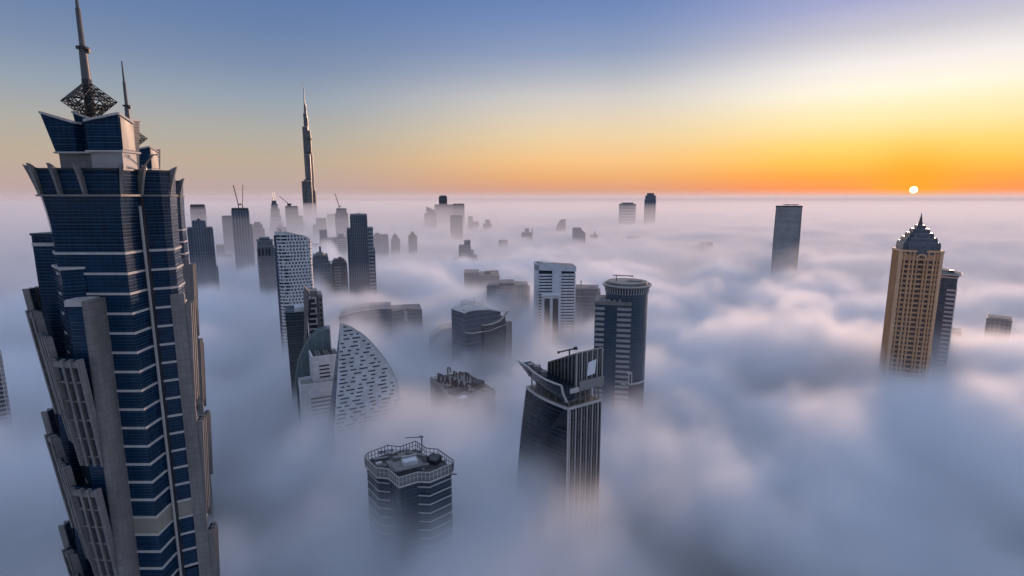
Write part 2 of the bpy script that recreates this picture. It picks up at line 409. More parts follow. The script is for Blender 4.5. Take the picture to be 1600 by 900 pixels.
    lat.build('lattice_diamond', M_DARK, t)
    MB().cyl(.3, 0, 1.0, 286.5, 297.4, 10).build('lattice_core', M_DARK, t)
    ms = MB().cyl(.3, 0, .95, 297.4, 304.3, 12, .8).cyl(.3, 0, .58, 304.3, 313, 10, .5).cyl(.3, 0, .36, 313, 320.5, 8, .2).build('mast', pbr('mast_steel', (.12,.12,.125), .45, .4), t, True)
    MB().cyl(.3, 0, 1.35, 304.1, 304.6, 12).box(.9, 1.9, -.3, .3, 303.2, 304.1).build('mast_collar', M_DARK, ms)
    # cleaning crane on the gallery roof
    MB().bar((12.4,-1.2,277.2), (15.2,-1.8,279.9), .3).bar((14.4,-1.9,279.9), (16.4,-1.5,280.0), .28).box(12, 12.8, -1.6, -.8, 276.45, 277.6).build('roof_crane', M_STEEL, t)
    return t
hotel((-100.5, 134.0, 0), 'blue glass hotel tower with pointed crown, lattice diamond and tall mast, largest of all')
hotel((-147.0, 215.0, 0), 'second hotel tower with lattice diamond and mast, half hidden behind its larger twin')
# ------------------------------------------------------------------ towers rising out of the fog
def site(px, py, D):
    p = at(px, py, D); az = math.atan2(p.x, p.y); depth = p.y*CP - (p.z-HC)*SP
    return p, az, depth/FPX*math.cos(az)
def tower(name, label, vols, D, cat='tower', group=None, turn=0.0, extras=None):
    """vols: (px left, px right, py top, front offset m, depth m, part name, material, options) seen from the viewpoint, built in metres to the ground"""
    l = min(v[0] for v in vols); r = max(v[1] for v in vols); tp = min(v[2] for v in vols)
    pc = (l+r)/2; p, az, k = site(pc, tp, D)
    t = thing(name, label, cat, (p.x, p.y, 0), -az+R(turn), group)
    def top(py): return at(pc, py, D).z
    def u(px): return (px-pc)*k
    for v in vols:
        x0, x1, zt, y0, dp, pn, mat = u(v[0]), u(v[1]), top(v[2]), v[3], v[4], v[5], v[6]; o = v[7] if len(v) > 7 else {}
        w = x1-x0; poly = [(x0,y0),(x1,y0),(x1,y0+dp),(x0,y0+dp)]
        if 'round' in o: poly = rounded(x0, x1, y0, y0+dp, o['round']*min(w, dp)/2)
        if 'cut' in o: c = o['cut']*min(w, dp); poly = [(x0+c,y0),(x1-c,y0),(x1,y0+c),(x1,y0+dp-c),(x1-c,y0+dp),(x0+c,y0+dp),(x0,y0+dp-c),(x0,y0+c)]
        rings = [[(x, y, 0) for x, y in poly], [(x, y, zt) for x, y in poly]]
        if 'slope' in o:      # top rises from left to right (metres)
            rings[1] = [(x, y, zt-o['slope']*((x1-x)/w if o['slope'] > 0 else -(x-x0)/w)) for x, y in poly]
        if 'taper' in o:
            rings[1] = [((x-(x0+x1)/2)*o['taper']+(x0+x1)/2, (y-y0-dp/2)*o['taper']+y0+dp/2, z) for x, y, z in rings[1]]
        if 'arc' in o:        # barrel top
            n = 10; a = o['arc']; pl = [(x0+w*i/n, zt-a+a*math.sin(math.pi*(o.get('a0',0)+(o.get('a1',1)-o.get('a0',0))*i/n))) for i in range(n+1)]
            MB().slab([(x0,y0,0),(x1,y0,0)]+[(x,y0,z) for x, z in reversed(pl)], (0,dp,0)).build(pn, mat, t, True); 
            continue
        b = MB().loft(rings).build(pn, mat, t, 'round' in o)
        if o.get('para', True) and 'slope' not in o and 'taper' not in o:
            pp = offset(poly, .25); MB().prism(pp, zt, zt+o.get('ph', 1.0)).build('parapet', o.get('pm', M_FIN), b)
            MB().prism(offset(poly, -.6), zt+o.get('ph', 1.0), zt+o.get('ph', 1.0)+.05).build('roof_deck', M_ROOF, b)
        if 'piers' in o:
            n, pw, pd = o['piers']; m = MB()
            for i in range(n+1):
                x = x0+w*i/n; m.box(x-pw/2, x+pw/2, y0-pd, y0+.2, 0, zt-.6)
            m.build('piers', o.get('pierm', M_FIN), t, kind='stuff')
        if 'bands' in o:
            bh, bs, nb = o['bands']; q = offset(poly, .2); m = MB()
            for i in range(nb):
                m.prism(q, zt-bs*(i+1), zt-bs*(i+1)+bh)
            m.build('spandrels', o.get('bandm', M_BAND), t, kind='stuff')
        if 'plant' in o:
            m = o['plant']; MB().box(x0+w*m[0], x0+w*m[1], y0+dp*.25, y0+dp*.75, zt+.6, zt+m[2]).build('plant_room', m[3] if len(m) > 3 else M_PIER, b)
        if 'mast' in o:
            m = o['mast']; MB().cyl(x0+w*m[0], y0+dp*.5, m[2], zt, zt+m[1], 8, m[2]*.4).build('mast', M_STEEL, t)
    if extras: extras(t, u, top, k)
    return t
def crane(t, x, y, z, h, jib, ang, lean, s=1.0):
    """luffing tower crane"""
    MB().box(x-1.1*s, x+1.1*s, y-1.1*s, y+1.1*s, z-2, z+h).build('crane_mast', M_DARK, t)
    d = Vector((math.cos(ang)*math.cos(lean), math.sin(ang)*math.cos(lean), math.sin(lean))); c = Vector((x, y, z+h))
    b = Vector((math.cos(ang), math.sin(ang), 0))
    j = MB().bar(c, c+d*jib, 1.5*s).build('crane_jib', M_DARK, t)
    MB().box(x-b.x*7*s-2*s, x-b.x*7*s+2*s, y-1.6*s, y+1.6*s, z+h-1, z+h+2.2*s).bar(c, c-b*8*s, 1.4*s).build('crane_counterweight', M_DARK, t)

# --- the very tall stepped needle tower
def needle():
    D = 2600.0; p, az, k = site(484, 340, D); z = lambda py: at(478, py, D).z; u = lambda px, py: (at(px, py, D).x-p.x)/math.cos(az)*.96
    t = thing('needle_skyscraper', 'supertall stepped needle skyscraper with thin spire, tallest on the skyline', 'skyscraper', (p.x, p.y, 0), -az)
    GB = facade('needle_curtain_wall', (.055, .07, .085), (.17, .18, .19), 18.0, 5.0, .10, .35, .25)
    def lobe(px0, px1, py, yc=0.0, nm='wing_tier'):
        x0, x1 = u(px0, py), u(px1, py); r = (x1-x0)/2
        MB().cyl((x0+x1)/2, yc, r, 0, z(py), 14, ry=max(r, 9)).build(nm, GB, t, True)
        MB().cyl((x0+x1)/2, yc, r*.96, z(py), z(py)+3, 14, ry=max(r, 9)*.96).build('tier_cap', M_STEEL, t)
    lobe(476.2, 485.0, 205, 0, 'core')
    for a in ((472.0,480.0,284,-6),(472.4,481.0,199,-3),(473.6,479.5,178,-2)): lobe(*a)               # west wing
    for a in ((484.0,492.8,298,4),(481.0,488.2,242,2),(479.5,485.4,227,0),(478.6,482.4,206,1),(476.0,480.8,185,0),(474.6,478.2,164,0)): lobe(*a)   # east wing
    for a in ((477,487,283,-14),(476.4,484.6,242,-9),(475.5,482,220,-6)): lobe(*a)                     # south wing
    for py in (283, 241, 219):
        MB().cyl(u(481, py), -4, u(487, py)-u(481, py), z(py), z(py)+7, 16, ry=16).build('plant_belt', M_DARK, t)
    sp = [(475.6,166,3.6),(474.9,150,2.6),(474.2,138,1.5),(473.6,128,.4)]
    m = MB(); z0, x0, r0 = z(180), u(476.6, 180), 6.0
    for px, py, r in sp:
        m.loft([[(x0+r0*math.cos(a), r0*math.sin(a), z0) for a in [i*math.pi/4 for i in range(8)]], [(u(px, py)+r*math.cos(a), r*math.sin(a), z(py)) for a in [i*math.pi/4 for i in range(8)]]]); z0, x0, r0 = z(py), u(px, py), r
    m.build('spire', M_STEEL, t)
needle()

# --- downtown cluster, far left
def many(n, x0, x1, z0, z1, y, w, d): 
    m = MB()
    for i in range(n):
        x = x0+(x1-x0)*i/(n-1); m.box(x-w/2, x+w/2, y-d, y+.2, z0, z1)
    return m
tower('flanked_tower', 'blue grey tower with rounded cap and lower wings beside the hotel tower', [
    (300,320,345,0,30,'wall',G_BLUE,{'piers':(5,1.2,.9),'para':False}), (291,301,357,3,24,'wing',G_SLATE,{'piers':(3,1,.6)}), (319,331,357,2,26,'wing',G_BLUE,{'piers':(3,1,.8)}),
    (301,319,342,2,26,'cap',G_SLATE,{'arc':9}), (329,334,420,3,22,'annex',G_SLATE)], 690)
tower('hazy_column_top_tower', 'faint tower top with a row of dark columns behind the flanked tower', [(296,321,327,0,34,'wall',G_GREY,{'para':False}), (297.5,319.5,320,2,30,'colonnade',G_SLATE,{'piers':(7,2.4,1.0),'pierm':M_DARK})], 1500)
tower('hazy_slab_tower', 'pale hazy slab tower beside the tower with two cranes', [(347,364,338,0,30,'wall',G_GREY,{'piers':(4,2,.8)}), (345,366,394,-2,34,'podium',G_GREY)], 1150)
def two_cranes(t, u, top, k):
    z = top(328); crane(t, u(373), 8, z, 9, 34, R(120), R(72), .7); crane(t, u(379.5), 8, z, 9, 34, R(60), R(78), .7)
tower('crane_topped_tower', 'dark unfinished tower carrying two cranes on its flat roof', [(362,388,328,0,34,'wall',G_SLATE,{'piers':(6,1.8,.9),'ph':3.0,'pm':M_DARK}), (386,392,352,3,28,'wing',G_BLUE)], 930, extras=two_cranes)
tower('stepped_hazy_tower', 'hazy tower with small stepped crown behind the ornate tower', [(392,412,358,0,32,'wall',G_SLATE,{'piers':(4,2,.8)}), (394,410,352,2,28,'setback',G_SLATE), (397,407,348,4,24,'crown',G_SLATE)], 1180)
def twin_antenna(t, u, top, k):
    for px in (426.3, 429.3): MB().cyl(u(px), 16, 1.5, top(316), top(300), 6, .6).build('antenna', M_STEEL, t)
tower('twin_antenna_tower', 'pale tapering tower with two antennas left of the needle skyscraper', [(419,440,349,0,44,'wall',G_PALE,{'piers':(5,2.4,1)}), (420.5,438,338,2,40,'setback',G_GREY,{'bands':(2.4,6,6)}),
    (421.5,436,327,4,36,'setback',G_PALE), (423,433.5,319,6,30,'setback',G_PALE), (424.5,431.5,314,8,24,'crown',G_SLATE)], 1650, extras=twin_antenna)
def roof_crane(t, u, top, k): crane(t, u(452), 10, top(322), 6, 42, R(140), R(35), .9); MB().box(u(449), u(455), 6, 16, top(322), top(318)).build('core_top', M_DARK, t)
tower('dark_unfinished_tower', 'dark unfinished tower with a roof crane beside the needle skyscraper', [(446,465,324,0,40,'wall',G_SLATE,{'piers':(6,2.4,1.2),'ph':4.0,'pm':M_DARK}), (465,472,338,6,30,'wing',G_GREY)], 1700, extras=roof_crane)
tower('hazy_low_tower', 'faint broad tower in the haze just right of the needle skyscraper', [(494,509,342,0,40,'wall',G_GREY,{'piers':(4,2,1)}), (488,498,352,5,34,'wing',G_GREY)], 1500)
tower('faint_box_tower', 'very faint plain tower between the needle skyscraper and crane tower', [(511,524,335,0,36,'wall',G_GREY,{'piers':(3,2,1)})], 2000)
def luff(t, u, top, k): crane(t, u(530), 8, top(327), 7, 34, R(125), R(66), .8)
tower('single_crane_tower', 'pale blue tower with one leaning crane on its roof', [(523.5,543,334,0,36,'wall',G_BLUE,{'piers':(5,2,.9)}), (525.5,541,327,2,30,'crown',G_SLATE,{'piers':(5,1.6,.8),'ph':2.0,'pm':M_DARK})], 1350, extras=luff)
tower('hazy_step_tower', 'hazy stepped tower below the needle skyscraper', [(499,524,374,0,34,'wall',G_GREY,{'piers':(6,1.6,.8)}), (499,511,361,3,26,'setback_block',G_GREY), (486,500,383,4,26,'wing',G_SLATE)], 950)
def arches(t, u, top, k):
    for px in (403.5, 409, 414.5, 419): MB().box(u(px)-.8, u(px)+1.2, -1.2, 0, top(399), top(388)).build('arched_opening', M_WIN, t)
    for px in (401.5, 425.5): MB().cyl(u(px), 3, 1.5, top(377), top(373), 6, .2).build('finial', M_PIER, t)
tower('ornate_tower', 'ornate beige tower with small domed corners left of the honeycomb tower', [(401,427,387,0,30,'wall',G_STONE,{'piers':(7,1.2,1.0)}), (402,425,377,2,24,'crown',G_STONE,{'piers':(4,1.4,.8)}), (405,421,373,4,18,'cap',G_SLATE), (400,407,402,-3,12,'turret',G_STONE)], 660, extras=arches)
def dome(t, u, top, k):
    MB().cyl(u(500), 9, 5.5, top(401), top(397), 12, 5.0).cyl(u(500), 9, 5.0, top(397), top(394), 12, 2.0).build('dome', M_PIER, t, True)
    MB().box(u(499), u(502.5), 7, 11, top(394), top(386)).build('chimney_stack', M_PIER, t)
tower('domed_tower', 'ornate stepped tower with a shallow dome right of the honeycomb tower', [(486,501,410,0,26,'wall',G_STONE,{'piers':(4,1.2,1.0)}), (489,512,401,3,26,'wall',G_STONE,{'piers':(5,1.2,.9)}), (499,516,412,-1,22,'wing',G_STONE,{'piers':(3,1.4,.9)}), (500,522,450,-4,26,'podium',G_STONE)], 620, extras=dome)
tower('balcony_tower', 'slim grey tower with stacked balconies beside the winged dark tower', [(518,541,411,0,24,'wall',G_STONE,{'piers':(3,1.6,1.2)}), (521,538,407,2,18,'crown',G_STONE), (529,534,404,4,8,'cap',M_PIER), (521,531,414,-1.2,3,'balcony_stack',G_PALE,{'bands':(1.2,3.4,22),'para':False})], 640)
def winged(t, u, top, k):
    MB().bar((u(552),10,top(335)), (u(563),10,top(333.4)), .7).build('roof_crane', M_STEEL, t)
tower('winged_dark_tower', 'tall dark tower with lower wings on both sides and a louvred top', [(547,573,337,0,34,'wall',G_SLATE,{'piers':(9,.8,.7),'ph':1.4}), (541,548,359,2,30,'wing',G_SLATE,{'piers':(2,.8,.5)}), (572,582,358,3,28,'wing',G_BLUE,{'bands':(1.0,4.2,30)}), (580,584,392,3,26,'annex',G_BLUE)], 610, extras=winged)
tower('block_of_flats', 'broad hazy block of flats right of the winged dark tower', [(584,606,368,0,34,'wall',G_STONE,{'piers':(7,2,1),'plant':(.1,.4,4)})], 1050, 'building')
tower('small_turret_tower', 'small hazy tower with a pointed top near the broad flats', [(611,624,374,0,24,'wall',G_SLATE,{'piers':(3,1.6,.8)}), (613,621,369,3,16,'crown',G_SLATE), (615.5,618.5,366,5,10,'cap',M_PIER)], 1120)
tower('small_knob_tower', 'small dark tower with a knobbed top standing alone in the fog', [(638,651,369,0,24,'wall',G_SLATE,{'piers':(4,1.4,.8),'cut':.2}), (641,648,365,4,14,'crown',G_SLATE), (643.2,645.8,362.6,7,8,'cap',M_PIER)], 1120)

tower('pale_hazy_annex', 'pale hazy block at the foot of the needle skyscraper', [(466,477,347,0,36,'wall',G_GREY,{'piers':(3,2,1)}), (474,489,356,4,34,'wing',G_BLUE,{'piers':(3,2,1)})], 1900)
tower('blue_hazy_block', 'dim blue block showing between honeycomb and antenna towers', [(432,447,356,0,34,'wall',G_BLUE,{'piers':(4,1.8,.9),'plant':(.2,.6,5)})], 1350)
tower('stub_hazy_tower', 'stubby hazy tower below the single crane tower', [(524,541,372,0,30,'wall',G_GREY,{'bands':(1.4,4.0,14)}), (528,537,367,4,20,'crown',G_BLUE)], 1000)
tower('low_hazy_flats', 'low hazy flats at the foot of the two crane tower', [(338,350,384,0,26,'wall',G_STONE,{'piers':(4,1.4,.8)}), (350,362,399,2,24,'wing',G_GREY)], 1050, 'building')

# --- far cluster in the middle
GC = 'towers of the hazy middle cluster'
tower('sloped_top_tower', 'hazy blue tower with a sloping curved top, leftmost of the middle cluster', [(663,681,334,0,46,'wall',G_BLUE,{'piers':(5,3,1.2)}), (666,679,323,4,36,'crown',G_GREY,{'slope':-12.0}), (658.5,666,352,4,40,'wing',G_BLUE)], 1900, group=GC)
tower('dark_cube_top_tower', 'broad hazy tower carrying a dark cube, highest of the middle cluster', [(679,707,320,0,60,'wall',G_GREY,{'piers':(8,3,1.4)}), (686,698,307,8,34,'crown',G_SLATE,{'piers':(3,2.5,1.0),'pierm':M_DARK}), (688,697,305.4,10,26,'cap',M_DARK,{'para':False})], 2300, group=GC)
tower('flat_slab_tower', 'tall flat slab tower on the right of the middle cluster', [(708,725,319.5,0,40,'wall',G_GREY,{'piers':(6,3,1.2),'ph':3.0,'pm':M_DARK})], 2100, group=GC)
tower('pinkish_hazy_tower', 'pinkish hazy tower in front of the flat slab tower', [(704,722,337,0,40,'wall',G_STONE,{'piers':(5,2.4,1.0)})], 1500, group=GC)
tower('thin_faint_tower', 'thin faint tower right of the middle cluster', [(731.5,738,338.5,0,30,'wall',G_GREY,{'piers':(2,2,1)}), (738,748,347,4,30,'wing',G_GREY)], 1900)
tower('capped_faint_tower', 'small hazy tower with a boxy cap beside the thin faint tower', [(755,768,350,0,34,'wall',G_SLATE,{'piers':(4,2,1)}), (758,765.5,344,4,22,'crown',G_SLATE)], 1800)
tower('terraced_building', 'pale terraced building on a wide flat base, half sunk in fog', [(717,735,385,0,30,'wall',G_PALE,{'piers':(7,1.2,1.0)}), (725,735,377.5,6,22,'setback_block',G_GREY), (733,740,393,2,28,'terrace',G_PALE), (738,745,401,4,26,'terrace',G_PALE), (703,748,407.5,-10,52,'podium',M_WHITE,{'round':.8})], 950, 'building')
tower('dark_cubic_tower', 'small dark cubic tower top poking through the fog', [(779.5,793,377,0,28,'wall',G_SLATE,{'piers':(3,1.5,.8),'ph':1.6,'pm':M_DARK})], 1230)
def site_crane(t, u, top, k): MB().box(u(831), u(832.2), 6, 9, top(372), top(356)).build('hoist_mast', pbr('orange_hoist', (.4,.2,.07), .6), t)
tower('construction_block', 'half built tower top with corner posts and an orange hoist mast', [(815,831,364,0,28,'wall',G_SLATE,{'piers':(4,2.2,1.2),'pierm':M_DARK}), (820,826.5,358,6,14,'core',M_PIER,{})], 1450, extras=site_crane)
tower('curved_back_tower', 'small tower with one curved sloping shoulder far in the fog', [(877,884,343,0,30,'wall',G_BLUE,{'para':False}), (869,878,343,0,30,'shoulder',G_BLUE,{'arc':26,'a0':0,'a1':.5})], 1800)
tower('slanted_roof_block', 'blue grey block with slanted roof edge in the far fog', [(894.5,908,357,0,34,'wall',G_BLUE,{'ph':1.0}), (907.5,915,358,0,34,'wing',G_BLUE,{'slope':-10.0})], 1350, 'building')
tower('pointed_building', 'tiny pointed building top right of the slanted block', [(922,934,368,0,26,'wall',G_SLATE,{}), (927,932,362,4,14,'gable',G_SLATE,{'taper':.3})], 1500, 'building')
tower('broad_far_tower', 'broad blue tower on the far horizon, left of a slimmer one', [(967,994,319,0,50,'wall',G_BLUE,{'round':.8,'bands':(2,12,8)}), (971,990,317,4,40,'crown',G_BLUE,{'round':.8})], 2300)
tower('slim_far_tower', 'slim tower with a notched crown on the far horizon', [(1008,1025,312,0,44,'wall',G_BLUE,{'piers':(4,3,1)}), (1009,1024.5,305.5,2,40,'crown',G_BLUE,{'piers':(4,4,1.4)}), (1011,1022,302,6,30,'cap',G_SLATE)], 2350)
tower('sunken_block', 'faint flat roof just breaking the fog right of the pointed top', [(980,999,371,0,40,'wall',G_GREY,{})], 1500, 'building')
tower('lone_cylinder_block', 'short rounded block alone in the middle of the fog sea', [(1091,1114,381,0,30,'wall',G_STONE,{'round':.5,'piers':(5,1.6,.8)}), (1094,1112,379.4,4,22,'cap',G_SLATE,{'round':.6})], 1250, 'building')
def slab_top(t, u, top, k):
    MB().box(u(1224), u(1248), 8, 10, top(320.6), top(319.2)).box(u(1229), u(1231), 8, 10, top(322), top(320)).box(u(1241), u(1243), 8, 10, top(322), top(320)).build('roof_gantry', M_STEEL, t)
def lone_slab():
    D = 900.0; p, az, k = site(1233, 322, D); z = lambda py: at(1233, py, D).z; u = lambda px: (px-1233)*k
    t = thing('grey_slab_tower', 'tall grey slab tower with slightly bowed sides, alone left of the sun', 'tower', (p.x, p.y, 0), -az)
    rings = []
    for i in range(13):
        f = i/12; zz = z(410)*(1-f)*0+ (z(322))*f; b = 1+.035*math.sin(math.pi*min(1, max(0, (zz-z(430))/(z(322)-z(430)))))
        x0, x1 = u(1212.5)*b, u(1253.5)*b; rings.append([(x, y, zz) for x, y in [(x0,0),(x1,0),(x1,30),(x0,30)]])
    MB().loft(rings).build('wall', facade('slab_tower_wall', (.24,.25,.255), (.36,.36,.35), 3.6, 1.5, .28, .2, .3), t)
    MB().box(u(1211.8), u(1254.2), -.5, 30.5, z(322)-1.6, z(322)+.4).build('roof_band', M_DARK, t)
    for px in (1213.0, 1253.2): MB().box(u(px)-.5, u(px)+.5, -.9, 0, 0, z(322)-1.6).build('edge_fin', M_PIER, t)
    m = MB()
    for i in range(8): m.box(u(1214.5+i*1.7), u(1215.5+i*1.7), -.25, 0, z(325.5), z(324))
    m.build('facade_lettering', M_STEEL, t, kind='stuff')
    slab_top(t, u, z, k)
lone_slab()

# --- middle distance
def gantry(t, u, top, k):
    m = MB()
    for px in (748, 752, 757, 760, 768, 776): m.box(u(px)-.3, u(px)+.3, 6, 6.6, top(432), top(423.5))
    m.build('roof_posts', M_PIER, t, kind='stuff')
    MB().box(u(757), u(766), 4, 12, top(431), top(425)).build('plant_room', M_DARK, t)
    MB().box(u(766), u(779), 5, 14, top(426), top(424)).build('roof_canopy', M_STEEL, t)
tower('equipment_roof_building', 'hazy low building with posts and a canopy on its roof', [(725,748,427,0,34,'wing',G_STONE,{}), (746,780,431,-4,38,'wall',G_STONE,{'piers':(9,1,.6)})], 720, 'building', extras=gantry)
tower('triple_dark_block', 'dark block of three joined towers with corner posts', [(781,803,443.5,0,24,'wall',G_SLATE,{'bands':(.8,3.6,8),'bandm':M_PIER}), (762,782,447,2,22,'wing',G_SLATE,{'piers':(4,1.2,.7)}), (802,825,446.5,2,22,'wing',G_SLATE,{'piers':(4,1.2,.7)}), (760,763,449,3,5,'corner_post',M_PIER,{}), (824,828,449,3,5,'corner_post',M_PIER,{})], 560, 'building')
def hazy_roof(t, u, top, k): MB().cyl(u(907.5), 8, .5, top(452), top(440), 6).build('mast', M_STEEL, t); MB().bar((u(919),8,top(450.5)), (u(931),8,top(449.4)), .8).box(u(926)-.5,u(926)+.5,7.5,8.5,top(453),top(450)).build('roof_crane', M_STEEL, t)
tower('hazy_mast_block', 'hazy grey block with a thin mast between striped and oval towers', [(899,935,452.5,0,26,'wall',G_STONE,{}), (912,938,457,-3,26,'wing',G_GREY,{})], 540, 'building', extras=hazy_roof)
def striped():
    D = 480.0; p, az, k = site(869, 412, D); z = lambda py: at(869, py, D).z; u = lambda px: (px-869)*k
    t = thing('striped_white_building', 'white office building with dark window stripes either side of a plain core', 'building', (p.x, p.y, 0), -az+R(7))
    zt = z(417)
    MB().box(u(838), u(899), 1.2, 20, 0, zt-.2).build('glazing', M_WIN, t)
    MB().box(u(837), u(842), 0, 20.5, 0, z(414)).build('end_wall', M_WHITE, t)
    MB().box(u(863), u(877), -1.6, 12, 0, z(421)).build('core', M_WHITE, t)
    MB().slab([(u(837),0,z(422)),(u(901),0,z(424.5)),(u(901),0,z(416.5)),(u(851),0,z(411)),(u(837),0,z(412.5))], (0,20.5,0)).build('roof_wall', M_WHITE, t)
    MB().slab([(u(839),.5,z(412)),(u(851),.5,z(410.6)),(u(899.5),.5,z(416)),(u(899.5),19.5,z(416)),(u(839),19.5,z(412))], (0,0,-.3)).build('roof_deck', M_ROOF, t)
    sh = MB().box(0, u(863)-u(842), 0, 1.6, 0, 1.55).build('floor_band', M_WHITE, t); sh.location = (u(842), -.1, z(424.5)-1.0-2.6)
    s2 = MB().box(0, u(900.5)-u(877), -.2, 20.2, 0, 1.55).build('floor_band', M_WHITE, t); s2.location = (u(877), -.1, z(424.5)-1.0-2.6)
    for i in range(1, 20):
        a = link('floor_band', sh.data, t); a.location = (u(842), -.1, z(424.5)-3.6-2.75*i)
        a = link('floor_band', s2.data, t); a.location = (u(877), -.1, z(424.5)-3.6-2.75*i)
    an = MB().box(u(846), u(872.5), -14, -2, 0, z(457.5)).build('annex', M_WHITE, t)
    for a in ((848.5,857),(861.5,870)): MB().box(u(a[0]), u(a[1]), -14.4, -13.8, 0, z(462)).build('annex_window', M_WIN, an)
    MB().box(u(844.5), u(874), -15, -1.7, z(457.5), z(456.6)).build('annex_roof', M_WHITE, an)
striped()
tower('gabled_hazy_building', 'hazy building with sloping roof behind the curved roof office', [(719,755,477,0,26,'wall',G_GREY,{'para':False}), (720,742,472,1,24,'roof_block',G_GREY,{'slope':3.0}), (727,752,470,6,14,'roof',M_WHITE,{'slope':-2.6})], 520, 'building')
def big_roof():
    D = 470.0; p, az, k = site(598, 485, D); z = lambda py: at(598, py, D).z; u = lambda px: (px-598)*k
    t = thing('arched_roof_hall', 'broad low hall with a shallow arched roof sunk in fog', 'building', (p.x, p.y, 0), -az)
    n = 14; pl = [(530+(612-530)*i/n, 492-9.5*math.sin(math.pi*(i/n)**.8*.62)) for i in range(n+1)]
    MB().slab([(u(530),0,0),(u(612),0,0)]+[(u(a),0,z(b)) for a, b in reversed(pl)], (0,34,0)).build('hall', G_SLATE, t)
    m = MB()
    for i in range(n): m.bar((u(pl[i][0]),-.4,z(pl[i][1])+.4), (u(pl[i+1][0]),-.4,z(pl[i+1][1])+.4), 1.0, .9)
    m.build('roof_rim', M_BAND, t)
    MB().box(u(611), u(661), 4, 32, 0, z(488)).build('wing', G_STONE, t)
    for a in ((624,632,486),(634,641,484.5),(642,652,486)): MB().box(u(a[0]), u(a[1]), 3, 12, z(489), z(a[2])).build('roof_box', M_PIER, t)
    MB().box(u(632), u(637), 3.4, 4.2, z(505), z(486)).build('stair_core', M_BAND, t)
big_roof()
def dome_roof():
    D = 430.0; p, az, k = site(697, 515, D); z = lambda py: at(697, py, D).z; u = lambda px: (px-697)*k
    t = thing('vaulted_roof_building', 'dim building with a segmental vaulted roof left of curved office', 'building', (p.x, p.y, 0), -az)
    n = 10; pl = [(670+(708-670)*i/n, 531-18*math.sin(math.pi*i/n*.62)) for i in range(n+1)]
    MB().slab([(u(670),0,0),(u(708),0,0)]+[(u(a),0,z(b)) for a, b in reversed(pl)], (0,22,0)).build('vault', G_STONE, t)
    m = MB()
    for i in range(n): m.bar((u(pl[i][0]),-.4,z(pl[i][1])+.2), (u(pl[i+1][0]),-.4,z(pl[i+1][1])+.2), .9, .7)
    m.build('vault_rim', M_BAND, t)
    MB().box(u(706), u(726), 2, 22, 0, z(518)).build('wing', G_STONE, t)
    MB().box(u(704), u(713), 1, 12, z(518), z(514.5)).build('plant_room', M_PIER, t)
dome_roof()
# ------------------------------------------------------------------ nearer buildings
class Wall:
    """an upright facade plane through two plan points; q(s, z, d): point s metres along it, z high, d metres in front of it"""
    def __init__(s, p0, p1):
        s.o = Vector((p0.x, p0.y, 0)); s.d = Vector((p1.x-p0.x, p1.y-p0.y, 0)); s.len = s.d.length; s.d.normalize(); s.n = Vector((s.d.y, -s.d.x, 0)); s.p0, s.p1 = p0, p1
    def sz(s, px, py): return on_wall(px, py, s.p0, s.p1)
    def q(s, a, z, d=0.0): return s.o + s.d*a + s.n*d + Vector((0, 0, z))

# --- curved roof office
def curved_office():
    w = Wall(at(726, 500, 400), at(797, 500, 425)); rz = math.atan2(w.d.y, w.d.x)
    t = thing('curved_roof_office', 'dark glass office with sweeping curved roof rims and a pale ledge line', 'building', w.o, rz)
    L = lambda px, py: w.sz(px, py)
    def face(pts, y0, dp, nm, mat):
        q = [L(*a) for a in pts]; lo = min(a[0] for a in q); hi = max(a[0] for a in q)
        return MB().slab([(lo,y0,0),(hi,y0,0)]+[(a,y0,b) for a, b in q], (0,dp,0)).build(nm, mat, t)
    face([(782,487),(765,484.5),(745,485),(726,489)], 0, 20, 'main_block', G_SLATE)
    face([(797,503),(790,504),(775,508),(754,513)], -1.6, 24, 'office_block', G_TEAL)
    face([(789,495),(778,502),(766,506.5),(753,508.5)], -.8, 20, 'bow_storey', G_TEAL)
    def rim(pts, y, h, nm='roof_rim', dp=2.4, mat=M_BAND):
        m = MB()
        for a, b in zip(pts, pts[1:]):
            (s0, z0), (s1, z1) = L(*a), L(*b); m.slab([(s0,y,z0),(s1,y,z1),(s1,y,z1+h),(s0,y,z0+h)], (0,dp,0))
        m.build(nm, mat, t)
    rim([(725.5,490),(732,487),(745,485),(765,484.5),(780,487)], -.4, .6, dp=20.5)
    rim([(752,508.5),(766,506.5),(778,502),(786,495),(793,486.5)], -2.2, .55)
    rim([(726,519.5),(736,521),(748,519),(765,516),(777,511),(797,503)], -2.0, .45, 'ledge')
    rim([(780,487),(786,486.6),(793,486.2)], -1.5, .35, dp=10)
    MB().box(L(790,504)[0]-1.2, L(797,503)[0]+.2, -2.2, 1, 0, L(793,502)[1]).build('corner_pier', M_PIER, t)
    MB().box(L(729,488)[0], L(733,488)[0], 3, 6, L(730,489)[1], L(730,486.5)[1]).build('roof_box', M_DARK, t)
curved_office()

